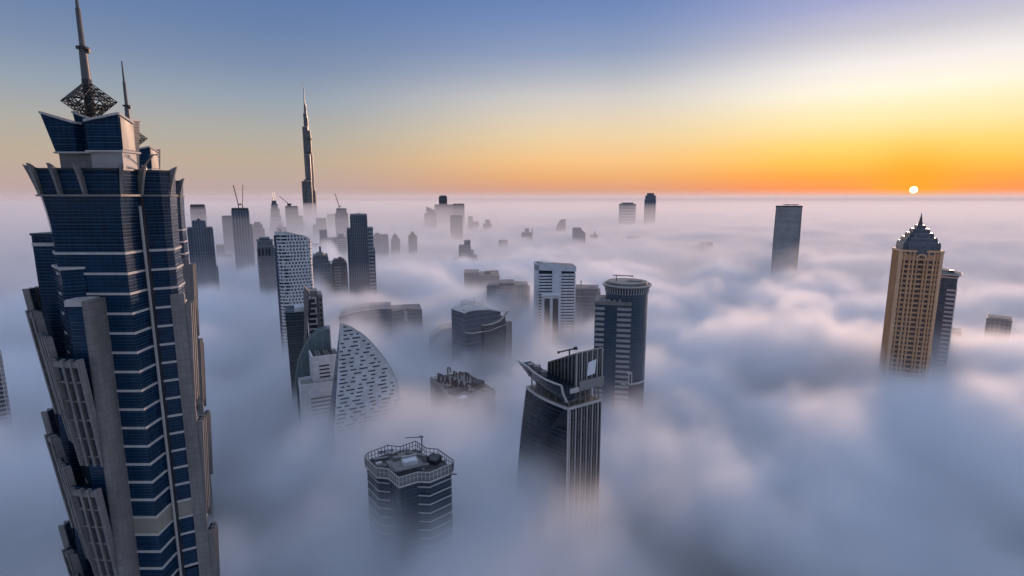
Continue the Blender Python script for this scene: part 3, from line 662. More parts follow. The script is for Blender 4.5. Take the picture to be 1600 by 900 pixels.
# --- rooftop with standing letters
def letter_roof():
    zt = 152.0
    c = [at_z(*a, zt) for a in ((716,640),(774,612),(728,583.5),(672,592))]
    ctr = sum(c, Vector())/4; d = (c[1]-c[0]); rz = math.atan2(d.y, d.x)
    t = thing('sign_roof_building', 'flat rooftop with standing letters just breaking the surface of the fog', 'building', (ctr.x, ctr.y, 0), rz)
    iv = Matrix.Rotation(-rz, 3, 'Z'); P = [tuple((iv @ (p-ctr)).xy) for p in c]; P = ccw(P)
    MB().prism(P, 0, zt).build('wall', G_STONE, t)
    inn = offset(P, -1.0)
    for i in range(4):
        a, b, e, f = P[i], P[(i+1)%4], inn[(i+1)%4], inn[i]
        MB().loft([[(x, y, zt) for x, y in (a, b, e, f)], [(x, y, zt+1.3) for x, y in (a, b, e, f)]]).build('parapet', M_PIER, t)
    MB().prism(offset(P, -1.1), zt, zt+.08).build('roof_deck', M_ROOF, t)
    x0 = min(p[0] for p in P); x1 = max(p[0] for p in P); y0 = min(p[1] for p in P); y1 = max(p[1] for p in P)
    def loc(px, py, z=zt): return iv @ (at_z(px, py, z)-ctr)
    a, b = loc(684, 598), loc(744, 618)
    dirv = (b-a); dirv.z = 0; ang = math.atan2(dirv.y, dirv.x)
    fc = bpy.data.curves.new('sign_letters', 'FONT'); fc.body = 'DAMAC'; fc.size = 8.2; fc.extrude = .35; fc.align_x = 'LEFT'; fc.space_character = 1.12; fc.offset = .16
    tmp = bpy.data.objects.new('tmp', fc); COL.objects.link(tmp)
    dg = bpy.context.evaluated_depsgraph_get(); whole = bpy.data.meshes.new_from_object(tmp.evaluated_get(dg)); bpy.data.objects.remove(tmp)
    # every letter is a part of its own
    bm = bmesh.new(); bm.from_mesh(whole); seen = set(); isl = []
    for v in bm.verts:
        if v in seen: continue
        st, comp = [v], []
        seen.add(v)
        while st:
            q = st.pop(); comp.append(q)
            for e in q.link_edges:
                o2 = e.other_vert(q)
                if o2 not in seen: seen.add(o2); st.append(o2)
        isl.append(comp)
    isl.sort(key=lambda cm: min(v.co.x for v in cm))
    for comp in isl:
        vi = {v: i for i, v in enumerate(comp)}; fs = [tuple(vi[v] for v in f.verts) for f in bm.faces if f.verts[0] in vi]
        m = MB().mesh([v.co.copy() for v in comp], fs).build('sign_letter', M_DARK, t)
        m.rotation_euler = (math.pi/2, 0, ang); m.location = (a.x, a.y, zt+.9)
    bm.free()
    fr = MB()
    n = Vector((-math.sin(ang), math.cos(ang), 0))
    for i in range(9):
        p = a+(b-a)*(i/8.0); fr.bar((p.x, p.y, zt), (p.x, p.y, zt+6.5), .2).bar(Vector((p.x, p.y, zt+5.5)), Vector((p.x, p.y, zt))+n*3.4, .16)
    fr.build('sign_frame', M_DARK, t)
    # second sign frame, seen from behind
    a2, b2 = loc(700, 586.5), loc(742, 600)
    for i in range(5):
        p = a2+(b2-a2)*(i/4.4); h = (5.5, 4.0, 5.0, 5.6, 3.4)[i]
        MB().bar((p.x, p.y, zt), (p.x, p.y, zt+h), .7).bar((p.x, p.y, zt+h), (p.x+2.4*math.cos(ang), p.y+2.4*math.sin(ang), zt+h), .6).bar((p.x+2.4*math.cos(ang), p.y+2.4*math.sin(ang), zt+h), (p.x+2.4*math.cos(ang), p.y+2.4*math.sin(ang), zt+(.5 if i % 2 else 2.5)), .6).build('sign_stroke', M_DARK, t)
    def rb(px, py, w, d, h, nm, mat):
        p = loc(px, py); MB().box(p.x-w/2, p.x+w/2, p.y-d/2, p.y+d/2, zt+.05, zt+h).build(nm, mat, t)
    rb(747, 606, 7, 5, 4.2, 'plant_room', M_DARK); rb(724, 624, 5.4, 4, 1.6, 'roof_unit', M_WHITE); rb(716, 612, 14, 5, 2.0, 'roof_block', M_ROOFD); rb(738, 613, 4, 3, 1.8, 'roof_unit', M_STEEL)
    rb(705, 604, 9, 4, 1.8, 'roof_block', M_PIER); rb(711, 630, 3, 2.5, 1.2, 'roof_unit', M_DARK); rb(759, 611, 4, 5, 1.3, 'roof_unit', M_PIER); rb(681, 595, 5, 4, 2.2, 'roof_block', M_STEEL)
letter_roof()

# --- honeycomb tower
def honeycomb():
    D = 440.0; p, az, k = site(457, 365, D); z = lambda py: at(457, py, D).z; u = lambda px: (px-457)*k
    t = thing('honeycomb_tower', 'white rounded tower perforated with rows of small dark windows', 'tower', (p.x, p.y, 0), -az)
    x0, x1, zt = u(428.5), u(486), z(366)
    poly = [(x0, 10), (x0+.6, 5), (x0+2.2, 2), (x0+5.0, .3), (x0+9, -.3), (x1-4, 1.2), (x1-1, 3.0), (x1, 6), (x1, 20), (x0+1, 20)]
    def roof(x): 
        f = (x-x0)/(x1-x0); return zt+1.6-8.5*max(0, f-.45)**2*3.0
    MB().loft([[(x, y, 0) for x, y in poly], [(x, y, roof(x)) for x, y in poly]]).build('shell', M_WHITE, t, True)
    m = MB()
    for (xa, ya), (xb, yb) in zip(poly[1:8], poly[2:8]): m.bar((xa, ya, roof(xa)+.35), (xb, yb, roof(xb)+.35), .7, .6)
    m.build('roof_rim', M_BAND, t)
    # windows: long slots wrapping the left corner, short ones to the right
    path = [Vector(q) for q in poly[0:8]]; Ls = [0]
    for a, b in zip(path, path[1:]): Ls.append(Ls[-1]+(b-a).length)
    def pt(s):
        i = max(j for j in range(len(Ls)-1) if Ls[j] <= max(0, min(s, Ls[-1]-1e-4))); d = (path[i+1]-path[i]).normalized(); return path[i]+d*(s-Ls[i]), d
    rnd = random.Random(11); win = MB(); zz = zt-2.2; row = 0
    while zz > 135:
        s = 1.0+(row % 2)*1.25
        lim = 12+3.5*math.sin(row*1.3)+rnd.uniform(-1, 2)
        while s < Ls[-1]-1.2:
            ln = rnd.uniform(3.4, 5.2) if s < lim else 1.35
            e = min(s+ln, Ls[-1]-.6); n = max(1, int((e-s)/1.6)+1)
            for i in range(n):
                a, d = pt(s+(e-s)*i/n+1e-3); b, d2 = pt(s+(e-s)*(i+1)/n-1e-3)
                if zz+1.1 < roof(a.x)-.8:
                    o = Vector((d.y, -d.x)); o2 = Vector((d2.y, -d2.x)); q = [a+o*.06, b+o2*.06]
                    win.slab([(q[0].x,q[0].y,zz),(q[1].x,q[1].y,zz),(q[1].x,q[1].y,zz+1.5),(q[0].x,q[0].y,zz+1.5)], (-o.x*.4, -o.y*.4, 0))
            s = e+(.6 if s < lim else 1.15)
        zz -= 2.75; row += 1
    win.build('windows', M_WIN, t, kind='stuff')
    MB().box(x0-.6, x0+1.2, 4, 18, 0, zt-1).build('glazing', G_SLATE, t)
    MB().bar((u(438), 6, roof(u(438))), (u(438), 6, roof(u(438))+2.4), .4).bar((u(438)-1.6,6,roof(u(438))+2.2), (u(438)+.5,6,roof(u(438))+1.6), .4).build('roof_crane', M_DARK, t)
honeycomb()

# --- tower with a leaning blade
def blade_tower():
    D = 330.0; p, az, k = site(475, 470, D); z = lambda py: at(475, py, D).z; u = lambda px: (px-475)*k
    t = thing('blade_tower', 'dark green glass tower with a tall leaning stone blade', 'tower', (p.x, p.y, 0), -az)
    MB().loft([[(u(452),-1,0),(u(487),-2,0),(u(487),16,0),(u(452),16,0)], [(u(444.5),0,z(487)),(u(478),-1,z(487)),(u(478),16,z(484)),(u(444.5),16,z(484))]]).build('glass_body', G_TEAL, t)
    MB().slab([(u(476),-2.4,z(446.5)),(u(484.5),-2.4,z(456)),(u(472.5),-2.4,z(549)),(u(467),-2.4,z(560)),(u(472),-2.4,z(520))], (0,9,0)).build('blade', M_PIER, t)
    MB().box(u(459), u(477), 1, 12, z(487), z(480)).build('roof_block', M_WHITE, t)
    MB().bar((u(449),3,z(487)), (u(449),3,z(481)), .3).build('roof_post', M_STEEL, t)
    MB().box(u(486), u(504), 2, 18, 0, z(463)).build('stair_tower', G_STONE, t)
    MB().box(u(486), u(497), 3, 14, z(463), z(457)).build('stair_head', M_PIER, t)
    MB().box(u(498), u(504.5), .8, 4, 0, z(462)).build('corner_pier', M_PIER, t)
    zz = z(468); i = 0
    while zz > 120:
        off = max(0, 3-i*.45); MB().box(u(479)+off, u(493.5), .2, 3, zz, zz+.8).build('balcony', M_BAND, t)
        if i % 2 == 0: MB().box(u(492.2), u(494.2), -.2, 1, zz-2.6, zz+.8).build('balcony_post', M_BAND, t)
        zz -= 3.3; i += 1
    MB().box(u(480), u(493), 1.2, 6, 0, z(470)).build('balcony_wall', M_WIN, t)
    for j in range(8): MB().box(u(499.5), u(502.5), .6, .9, z(468)-3.3*j-2, z(468)-3.3*j).build('window', M_WIN, t)
blade_tower()

# --- quarter ellipse of glass
def glass_sail():
    D = 300.0; p, az, k = site(489, 560, D); z = lambda py: at(489, py, D).z; u = lambda px: (px-489)*k
    t = thing('glass_sail_atrium', 'translucent green glass atrium shaped like a quarter ellipse', 'atrium', (p.x, p.y, 0), -az)
    gl = pbr('green_atrium_glass', (.13, .22, .24), .12, noise=.15, alpha=.72)
    x1, zt = u(517.5), z(515.5); a, b = x1-u(459), zt-z(604); n = 12
    arc = [(x1-a*math.cos(math.pi/2*i/n), z(604)+b*math.sin(math.pi/2*i/n)) for i in range(n+1)]
    sh = MB()
    for i in range(n):
        (xa, za), (xb, zb) = arc[i], arc[i+1]
        MB().slab([(xa,0,za),(xb,0,zb),(xb,9,zb),(xa,9,za)], (.12,0,-.12)).build('roof_pane', gl, t)
    MB().slab([(x1,0,z(604)),(x1,0,zt)]+[(q[0],0,q[1]) for q in reversed(arc[:-1])], (0,.15,0)).build('end_glass', gl, t)
    MB().slab([(x1-.4,.4,0),(x1-.4,.4,zt-1)]+[(q[0]+.6,.4,q[1]-.8) for q in reversed(arc[:-1])]+[(u(461),.4,0)], (0,8,0)).build('hall', facade('atrium_floors', (.035,.06,.065), (.10,.13,.135), 3.4, 40, .22, .02, .4), t)
    m = MB()
    for (xa, za), (xb, zb) in zip(arc, arc[1:]): m.bar((xa,-.15,za+.05), (xb,-.15,zb+.05), .45, .35)
    m.build('edge_rim', M_STEEL, t)
    for i in range(1, 5): 
        xx = u(459)+a*i/5; zc = z(604)+b*math.sqrt(max(0, 1-((x1-xx)/a)**2)); MB().box(xx-.1, xx+.1, -.12, .02, z(604), zc).build('mullion', M_STEEL, t)
    MB().box(x1-.05, x1+.5, -.2, 9, 0, zt).build('end_post', M_STEEL, t)
glass_sail()

# --- white stepped block
def stepped_white():
    D = 285.0; p, az, k = site(494, 560, D); z = lambda py: at(494, py, D).z; u = lambda px: (px-494)*k
    t = thing('stepped_white_block', 'white stepped block with louvred roof left of the perforated sail building', 'building', (p.x, p.y, 0), -az+R(6))
    MB().box(u(466), u(522), -6, 8, 0, z(596)).build('base_block', M_WHITE, t)
    MB().box(u(467), u(521), -5, 6, z(596), z(596)+.06).build('roof_deck', M_ROOF, t)
    for y in (-6, 7.4): MB().box(u(466), u(522), y, y+.6, z(596)+.06, z(596)+1.1).build('parapet', M_WHITE, t)
    MB().box(u(487), u(528), -1, 14, 0, z(560)).build('roof_storey', M_WHITE, t)
    MB().box(u(487)-.02, u(489), -1.1, 14.1, z(560), z(556.5)).box(u(489), u(528), -1.1, -.3, z(560), z(556.5)).build('parapet', M_WHITE, t)
    MB().box(u(490), u(528), 0, 13.5, z(560), z(560)+.3).build('roof_deck', M_ROOFD, t)
    for i in range(9): MB().box(u(491)+i*1.5, u(491)+i*1.5+.6, .4, 12.5, z(560)+.3, z(560)+1.3).build('roof_louvre', M_STEEL if i % 3 else M_DARK, t)
    for i in range(4): MB().box(u(497.5), u(514), -1.2, -.9, z(573)-i*2.1, z(573)-i*2.1+.85).build('window_slot', M_WIN, t)
    for i in range(6): MB().box(u(480), u(512), -6.2, -5.9, z(617)-i*2.2, z(617)-i*2.2+.8).build('window_slot', pbr('dim_window', (.10,.115,.13), .3), t)
stepped_white()

# --- perforated sail
def sail():
    w = Wall(at(520, 640, 258), at(623, 640, 275)); rz = math.atan2(w.d.y, w.d.x)
    t = thing('perforated_sail_building', 'white sail shaped building with curved edge and scattered dark slots', 'building', w.o, rz)
    out = [(532,505.5),(548,511),(565,521.5),(577,532),(588,544.5),(597,556),(606,569),(613,581),(619,594),(623,610),(625,626),(625.5,645)]
    F = [w.sz(*a) for a in out]; s0, z0 = w.sz(522, 680); 
    zt = F[0][1]; F = F + [(F[-1][0], 60.0)]
    dep = lambda zz: .6+ 19.0*min(1, max(0, (zt-zz)/75.0))
    left = [(F[0][0]+(s0-F[0][0])*f, zt+(z0-zt)*f) for f in (.2, .4, .6, .8, 1.0)]; left.append((left[-1][0]+(left[-1][0]-left[-2][0])*1.6, 60.0))
    ring = F + list(reversed(left)); n = len(ring)
    vs = [(a, 0, b) for a, b in ring] + [(a, dep(b), b) for a, b in ring]
    MB().mesh(vs, [tuple(range(n)), tuple(reversed(range(n, 2*n)))] + [((i+1)%n, i, n+i, n+(i+1)%n) for i in range(n)]).build('sail_wall', M_WHITE, t)
    lp = [F[0]]+left
    m = MB(); q0 = [(a-.06, .25, b) for a, b in lp]; q1 = [(a-.06, dep(b)-.2, b) for a, b in lp]
    for i in range(len(lp)-1): m.mesh([q0[i], q0[i+1], q1[i+1], q1[i], (q0[i][0]+.3,)+q0[i][1:], (q0[i+1][0]+.3,)+q0[i+1][1:], (q1[i+1][0]+.3,)+q1[i+1][1:], (q1[i][0]+.3,)+q1[i][1:]], [(0,1,2,3),(7,6,5,4),(0,4,5,1),(1,5,6,2),(2,6,7,3),(3,7,4,0)])
    m.build('flank_glazing', G_SLATE, t)
    m = MB()
    for a, b in zip(F[:-1], F[1:-1]): m.slab([(a[0],-.25,a[1]),(b[0],-.25,b[1]),(b[0]+.25,-.25,b[1]+.3),(a[0]+.25,-.25,a[1]+.3)], (0,1.0,0))
    m.build('edge_rim', M_BAND, t)
    def right(zz):
        for a, b in zip(F, F[1:]):
            if b[1] <= zz <= a[1]: return a[0]+(b[0]-a[0])*(a[1]-zz)/max(1e-6, a[1]-b[1])
        return F[-1][0]
    def lft(zz): return F[0][0]+(s0-F[0][0])*(zt-zz)/(zt-z0)
    rnd = random.Random(5); meshes = {}
    zz = zt-2.4; row = 0
    while zz > z0-9:
        a, b = lft(zz)+.5+rnd.uniform(0, 1.6), right(zz)-.8
        while a < b-1.0:
            ln = rnd.choice((1.4, 1.7, 2.4, 3.0, 3.8, 4.4)); 
            if a+ln > b: ln = 1.4
            if a+ln > b: break
            if ln not in meshes:
                o = MB().box(0, ln, -.05, .25, 0, .68).build('window_slot', M_WIN, t); meshes[ln] = o.data
            else: o = link('window_slot', meshes[ln], t)
            o.location = (a, 0, zz)
            a += ln+rnd.choice((1.4, 2.4, 3.4, 4.4))
        zz -= 2.05; row += 1
sail()

# --- notched tower below, seen from above
def notched_tower():
    zt = 176.0; Z = lambda X, Y: at_z(540+X/3.75, 660+Y/3.75, zt)
    T = [(110,200),(178,266),(247,272),(312,324),(422,291),(492,294),(625,240),(632,222),(540,157),(472,150),(410,110),(320,142),(246,135),(132,178)]
    W = [Z(*a) for a in T]; ctr = sum(W, Vector())/len(W)
    t = thing('notched_tower', 'dark glass tower seen from above, roof ringed by a tall railing', 'tower', (ctr.x, ctr.y, 0))
    P = ccw([((p-ctr).x, (p-ctr).y) for p in W]); N = len(P)
    zr = zt-3.0
    core = offset(P, -.7)
    MB().prism(core, 0, zr-.6).build('wall', facade('notched_glass', (.012,.03,.055), (.02,.04,.06), 3.2, 1.3, .12, .08, .15), t)
    MB().prism(offset(P, .1), zr-.9, zr-.35).build('roof_slab', M_BAND, t)
    MB().prism(offset(P, -.2), zr-.35, zr).build('roof_deck', M_ROOFD, t)
    # storey rings on the two outer thirds
    bp = offset(P, -.42); c2 = offset(P, -.75)
    ctrf = min(range(N), key=lambda i: P[i][1])
    for i in range(18):
        zz = zr-3.0-3.3*i
        if i == 0:
            first = []
        for side in (0, 1):
            idx = [(ctrf-1-j) % N for j in range(3)] if side == 0 else [(ctrf+1+j) % N for j in range(3)]
            if i == 0:
                m = MB()
                for a, b in zip(idx, idx[1:]): m.loft([[(bp[a][0],bp[a][1],h),(bp[b][0],bp[b][1],h),(c2[b][0],c2[b][1],h),(c2[a][0],c2[a][1],h)] for h in (0,.32)])
                o = m.build('storey_ledge', M_BAND, t); first.append(o.data)
            else: o = link('storey_ledge', first[side], t)
            o.location.z = zz
    # railing: panels and posts
    pan = pbr('railing_screen', (.16,.165,.165), .5, noise=.12)
    for i in range(N):
        a, b = Vector(P[i]), Vector(P[(i+1)%N]); L = (b-a).length; d = (b-a).normalized(); nr = Vector((d.y, -d.x)); front = nr.y < -.15
        n = max(1, round(L/1.5))
        for j in range(n+1):
            if j == n and True: continue
            p = a+d*(L*j/n); MB().box(p.x-.1, p.x+.1, p.y-.1, p.y+.1, zr, zt+.1).build('railing_post', M_BAND if front else M_DARK, t)
            q = a+d*(L*(j+1)/n)
            if front:
                MB().slab([(p.x,p.y,zr+.1),(q.x,q.y,zr+.1),(q.x,q.y,zt-.15),(p.x,p.y,zt-.15)], (-nr.x*.08,-nr.y*.08,0)).build('railing_screen', pan, t)
        MB().bar((a.x,a.y,zt), (b.x,b.y,zt), .22).bar((a.x,a.y,zr+1.4), (b.x,b.y,zr+1.4), .12).build('handrail', M_BAND if front else M_DARK, t)
    def l(X, Y, z): p = at_z(540+X/3.75, 660+Y/3.75, z)-ctr; return p
    def rb(X, Y, w, d, z0, h, nm, mat, ang=0.0):
        p = l(X, Y, zr+z0); o = MB().box(-w/2, w/2, -d/2, d/2, 0, h).build(nm, mat, t); o.location = (p.x, p.y, zr+z0); o.rotation_euler.z = ang; return o
    A = R(28)
    rb(350, 262, 11.5, 9.0, 0, 1.6, 'plinth', M_ROOF, A); rb(350, 255, 9.0, 6.8, 1.6, .5, 'plinth_step', M_PIER, A)
    rb(376, 243, 5.2, 3.0, 2.1, 1.7, 'white_plant_box', M_WHITE, A); rb(315, 215, 4.4, 2.0, 1.6, 1.2, 'roof_unit', M_PIER, A); rb(372, 222, 5.6, .5, 2.1, 2.0, 'screen_wall', M_BAND, A)
    rb(520, 235, 4.2, 3.6, 0, 2.6, 'cooling_unit', M_DARK, R(-25)); rb(520, 218, 3.0, 2.6, 2.6, .5, 'cooling_unit_cap', M_ROOFD, R(-25))
    rb(245, 172, 4.4, 1.8, .2, 1.2, 'pale_vent_box', M_WHITE, A); rb(205, 182, 1.4, 1.4, .2, 1.4, 'pale_vent_box', M_WHITE, A)
    rb(180, 225, 2.4, 1.8, .1, 1.2, 'roof_unit', M_STEEL, A); rb(222, 215, 3.4, .9, .3, .7, 'duct', M_STEEL, A); rb(195, 248, 2.2, 1.6, .1, .9, 'roof_unit', M_BAND, A); rb(330, 175, 6.2, 1.0, .2, .6, 'duct', M_PIER, A)
    rb(420, 190, 8.5, 1.0, 2.0, .5, 'crane_track', M_PIER, R(-22)); rb(300, 285, 7.0, .7, .2, .6, 'duct', M_PIER, R(-34)); rb(470, 262, 2.4, 1.4, .1, 1.2, 'roof_unit', M_PIER, A)
    for X, Y in ((150,225),(268,192),(440,172),(580,232),(455,285),(230,262)): rb(X, Y, 1.0, .8, 0, .8, 'small_vent', M_STEEL, A)
    p = l(448, 160, zr); g = MB().bar((p.x,p.y,zr), (p.x,p.y,zr+5.2), .4).build('cleaning_crane', M_STEEL, t)
    q = at(540+350/3.75, 660+92/3.75, p.y+ctr.y-2)-ctr; MB().bar((p.x+.5,p.y,zr+5.2), (q.x,q.y,zr+5.9), .32).bar((p.x-.9,p.y,zr+5.6),(p.x+.6,p.y,zr+5.2),.6).build('crane_arm', M_STEEL, g)
    p = l(625, 262, zt-1); MB().bar((p.x-1,p.y,zt-3.6), (p.x+1.6,p.y,zt-3.8), .3).build('davit', M_DARK, t)
notched_tower()

# --- tower with a ship's hull on its roof
def hull_tower():
    zd = 193.5                                             # terrace level
    A, B, C = at_z(822.5, 604, zd), at_z(888, 638, zd), at_z(939, 624, zd)
    o = Vector((B.x, B.y, 0)); e1 = Vector((C.x-B.x, C.y-B.y, 0)); e2 = Vector((A.x-B.x, A.y-B.y, 0)); rz = 0.0
    t = thing('hull_roof_tower', 'dark tower with ship hull shaped roof deck, ribbed upper block and crane', 'tower', o, 0)
    L1, L2 = e1.length, e2.length; a1, a2 = e1.normalized(), e2.normalized()
    q = lambda s, r, z=0.0: a1*s+a2*r+Vector((0, 0, z))    # s along the ribbed front, r along the glass flank
    gl = facade('hull_tower_glass', (.006,.016,.03), (.014,.028,.04), 3.6, 1.5, .12, .08, .12, .3)
    def sec(z, sp):      # plan section, spread outwards lower down
        bul = 3.0+sp
        pts = [q(0,0)]+[q(L1*f, 0)-Vector((0, 0, 0)) for f in (.5, 1)]+[q(L1, L2)]
        fl = [q(0, L2*f) + (-(a1))*(math.sin(math.pi*f)*1.6+sp*f*1.0) for f in (1, .9, .8, .7, .6, .5, .4, .3, .2, .1)]
        return [(p.x, p.y, z) for p in pts+fl]
    rings = [sec(zd-h, 9*(1-math.exp(-h/55.0))) for h in (193.5,140,110,90,75,62,50,40,32,25,18,12,6,.9)]
    MB().loft(rings).build('shaft', gl, t, True)
    rim = sec(zd-.9, .1); top = [(x, y, zd) for x, y, _ in sec(zd, 0)]
    big = [(p[0]*1.012, p[1]*1.012, zd-.9) for p in rim]; bt = [(p[0]*1.012, p[1]*1.012, zd+.25) for p in rim]
    MB().loft([big, bt]).build('terrace_edge', M_BAND, t)
    MB().loft([[(p[0]*.96, p[1]*.96, zd+.25) for p in rim], [(p[0]*.96, p[1]*.96, zd+.33) for p in rim]]).build('terrace_deck', pbr('terrace_tiles', (.23,.20,.17), .8, noise=.2), t)
    # fins on the ribbed front and the pale corner arris
    nrm = Vector((a1.y, -a1.x, 0)); nrm = nrm if nrm.y < 0 else -nrm
    for i in range(12):
        s = L1*(.04+.94*i/11.0); lo = q(s, 0); MB().slab([lo-a1*.14+nrm*.0, lo+a1*.14, lo+a1*.14+Vector((0,0,zd-.9)), lo-a1*.14+Vector((0,0,zd-.9))], nrm*.55).build('fin', M_BAND if i % 2 == 0 else M_PIER, t)
    MB().loft([[(p.x, p.y, h) for p in (Vector((-.25,-.3,0)), Vector((.3,-.45,0)), Vector((.3,.2,0)), Vector((-.3,.2,0)))] for h in (0, zd-.9)]).build('corner_arris', M_BAND, t)
    # open storey with columns, then the upper blocks
    zc = zd+5.6
    for f in (.06, .22, .38, .54, .7, .86, .97):
        p = q(L1*f, 1.0); MB().cyl(p.x, p.y, .3, zd+.3, zc, 8).build('column', M_PIER, t)
    for f in (.12, .28, .44, .6, .76, .9):
        p = q(1.2, L2*f)-a1*math.sin(math.pi*f)*1.2; MB().cyl(p.x, p.y, .3, zd+.3, zc-1.0, 8).build('column', M_PIER, t)
    poly = [q(3,3.2), q(L1-2,3.2), q(L1-2,L2-3), q(3,L2-3)]; MB().prism(ccw([(p.x,p.y) for p in poly]), zd+.3, zc).build('recessed_storey', G_STONE, t)
    # ribbed upper block, its top sloping up away from the hull
    s0 = L1*.22
    cb = [q(s0,.2,zc), q(L1,.2,zc), q(L1,L2*.62,zc), q(s0,L2*.62,zc)]
    zl, zh = at(900, 554, (o+q(s0,0)).y).z, at(934, 545, C.y).z; zk = at(864, 567, (o+q(s0,L2*.62)).y).z
    ct = [q(s0,.2,zl), q(L1,.2,zh), q(L1,L2*.62,zk+1.0), q(s0,L2*.62,zk)]
    MB().loft([cb, ct]).build('roof_storey', facade('upper_ribbed_glass', (.012,.03,.035), (.05,.06,.06), 30, 1.4, .01, .2, .2), t)
    for i in range(11):
        f = i/10.0; p = q(s0+(L1-s0)*f, .2); h = ct[0].z+(ct[1].z-ct[0].z)*f
        MB().slab([p-a1*.16+Vector((0,0,zc)), p+a1*.16+Vector((0,0,zc)), p+a1*.16+Vector((0,0,h+.5)), p-a1*.16+Vector((0,0,h+.5))], nrm*.5).build('rib', M_PIER if i % 2 else M_BAND, t)
    for i in range(9):
        f = i/8.0; p = q(s0, .2+(L2*.62-.2)*f); h = ct[0].z+(ct[3].z-ct[0].z)*f
        MB().slab([p-a2*.16+Vector((0,0,zc)), p+a2*.16+Vector((0,0,zc)), p+a2*.16+Vector((0,0,h+.4)), p-a2*.16+Vector((0,0,h+.4))], -a1*.5).build('rib', M_PIER, t)
    MB().bar(ct[0]+Vector((0,0,.3)), ct[1]+Vector((0,0,.3)), .7, .5).bar(ct[0]+Vector((0,0,.3)), ct[3]+Vector((0,0,.3)), .7, .5).build('roof_edge', M_PIER, t)
    z1 = zc+2.6
    MB().slab([q(L1*.28,-.35,zc+.4), q(L1*1.02,-.35,zc+.4), q(L1*1.02,-.35,zc+4.0), q(L1*.28,-.35,zc+4.0)], nrm*.7).build('louvre_band', pbr('louvre_panel', (.24,.24,.23), .6, noise=.1), t)
    MB().slab([q(L1*.0,-.35,zc+.2), q(L1*.26,-.35,zc+.2), q(L1*.26,-.35,zc+2.0), q(0,-.35,zc+2.0)], nrm*.7).build('louvre_band', M_BAND, t)
    MB().slab([q(L1*.50,-.6,zc+5.4), q(L1*.74,-.6,zc+5.8), q(L1*.78,-.6,zc+11.2), q(L1*.54,-.6,zc+10.6)], nrm*.2).build('white_sign_board', pbr('sign_board', (.8,.82,.85), .4), t)
    # the hull: bow points along the flank away from the corner
    n = 9; r0, r1 = -.5, L2*1.04; S = []
    hz = zc-.6
    for i in range(n):
        f = i/(n-1); r = r0+(r1-r0)*f; up = 3.0*f*f; k = math.sqrt(max(.02, 1-f**2.6))
        w0 = -2.2-1.6*math.sin(math.pi*min(1, f*1.2+.1)); keel = hz-2.2+5.2*f**3; rail = hz+4.4+1.6*f*f
        S.append([q(2.6, r, keel+.3), q(-1.2, r, keel), q(w0*.75, r, keel+(rail-keel)*.25), q(w0-.5, r, keel+(rail-keel)*.6), q(w0-1.1, r, rail), q(w0-.7, r, rail), q(w0*.8, r, rail-.9), q(2.6, r, rail-.9)])
    m = MB(); nn = len(S[0]); vs = [p for r in S for p in r]; fs = [tuple(range(nn)), tuple(reversed(range((n-1)*nn, n*nn)))]
    for i in range(n-1):
        for j in range(nn):
            j2 = (j+1) % nn; fs.append((i*nn+j, i*nn+j2, (i+1)*nn+j2, (i+1)*nn+j))
    m.mesh(vs, fs).build('hull', gl, t, True)
    m = MB()
    for a, b in zip(S, S[1:]): m.bar(a[4]+Vector((0,0,.2)), b[4]+Vector((0,0,.2)), .6, .5)
    m.bar(S[0][1]-a2*.1, S[0][3]-a2*.1, .6).bar(S[0][3]-a2*.1, S[0][4]-a2*.1, .6)
    m.build('hull_rail', M_BAND, t)
    for f, w, h in ((.5,2.2,2.0),(.66,2.6,2.6),(.82,2.4,1.8)):
        p = q(-1.2, L2*f); MB().box(p.x-w/2, p.x+w/2, p.y-1.4, p.y+1.4, hz+1.5, hz+3.4+h+1.6*f*f).build('hull_plant_box', M_ROOF, t)
    p = q(L1*.42, L2*.3); zr = at(904, 556, p.y+o.y).z; z2 = at(904, 547, p.y+o.y).z; g = MB().bar((p.x,p.y,zr-4), (p.x,p.y,z2), .5).build('roof_crane', M_DARK, t)
    MB().bar((p.x-4.4,p.y,z2-.9), (p.x+2.4,p.y,z2+.7), .45).box(p.x+1.6, p.x+3.0, p.y-.5, p.y+.5, z2+.2, z2+1.2).box(p.x-4.6, p.x-3.8, p.y-.4, p.y+.4, z2-1.3, z2-.5).build('crane_arm', M_DARK, g)
hull_tower()

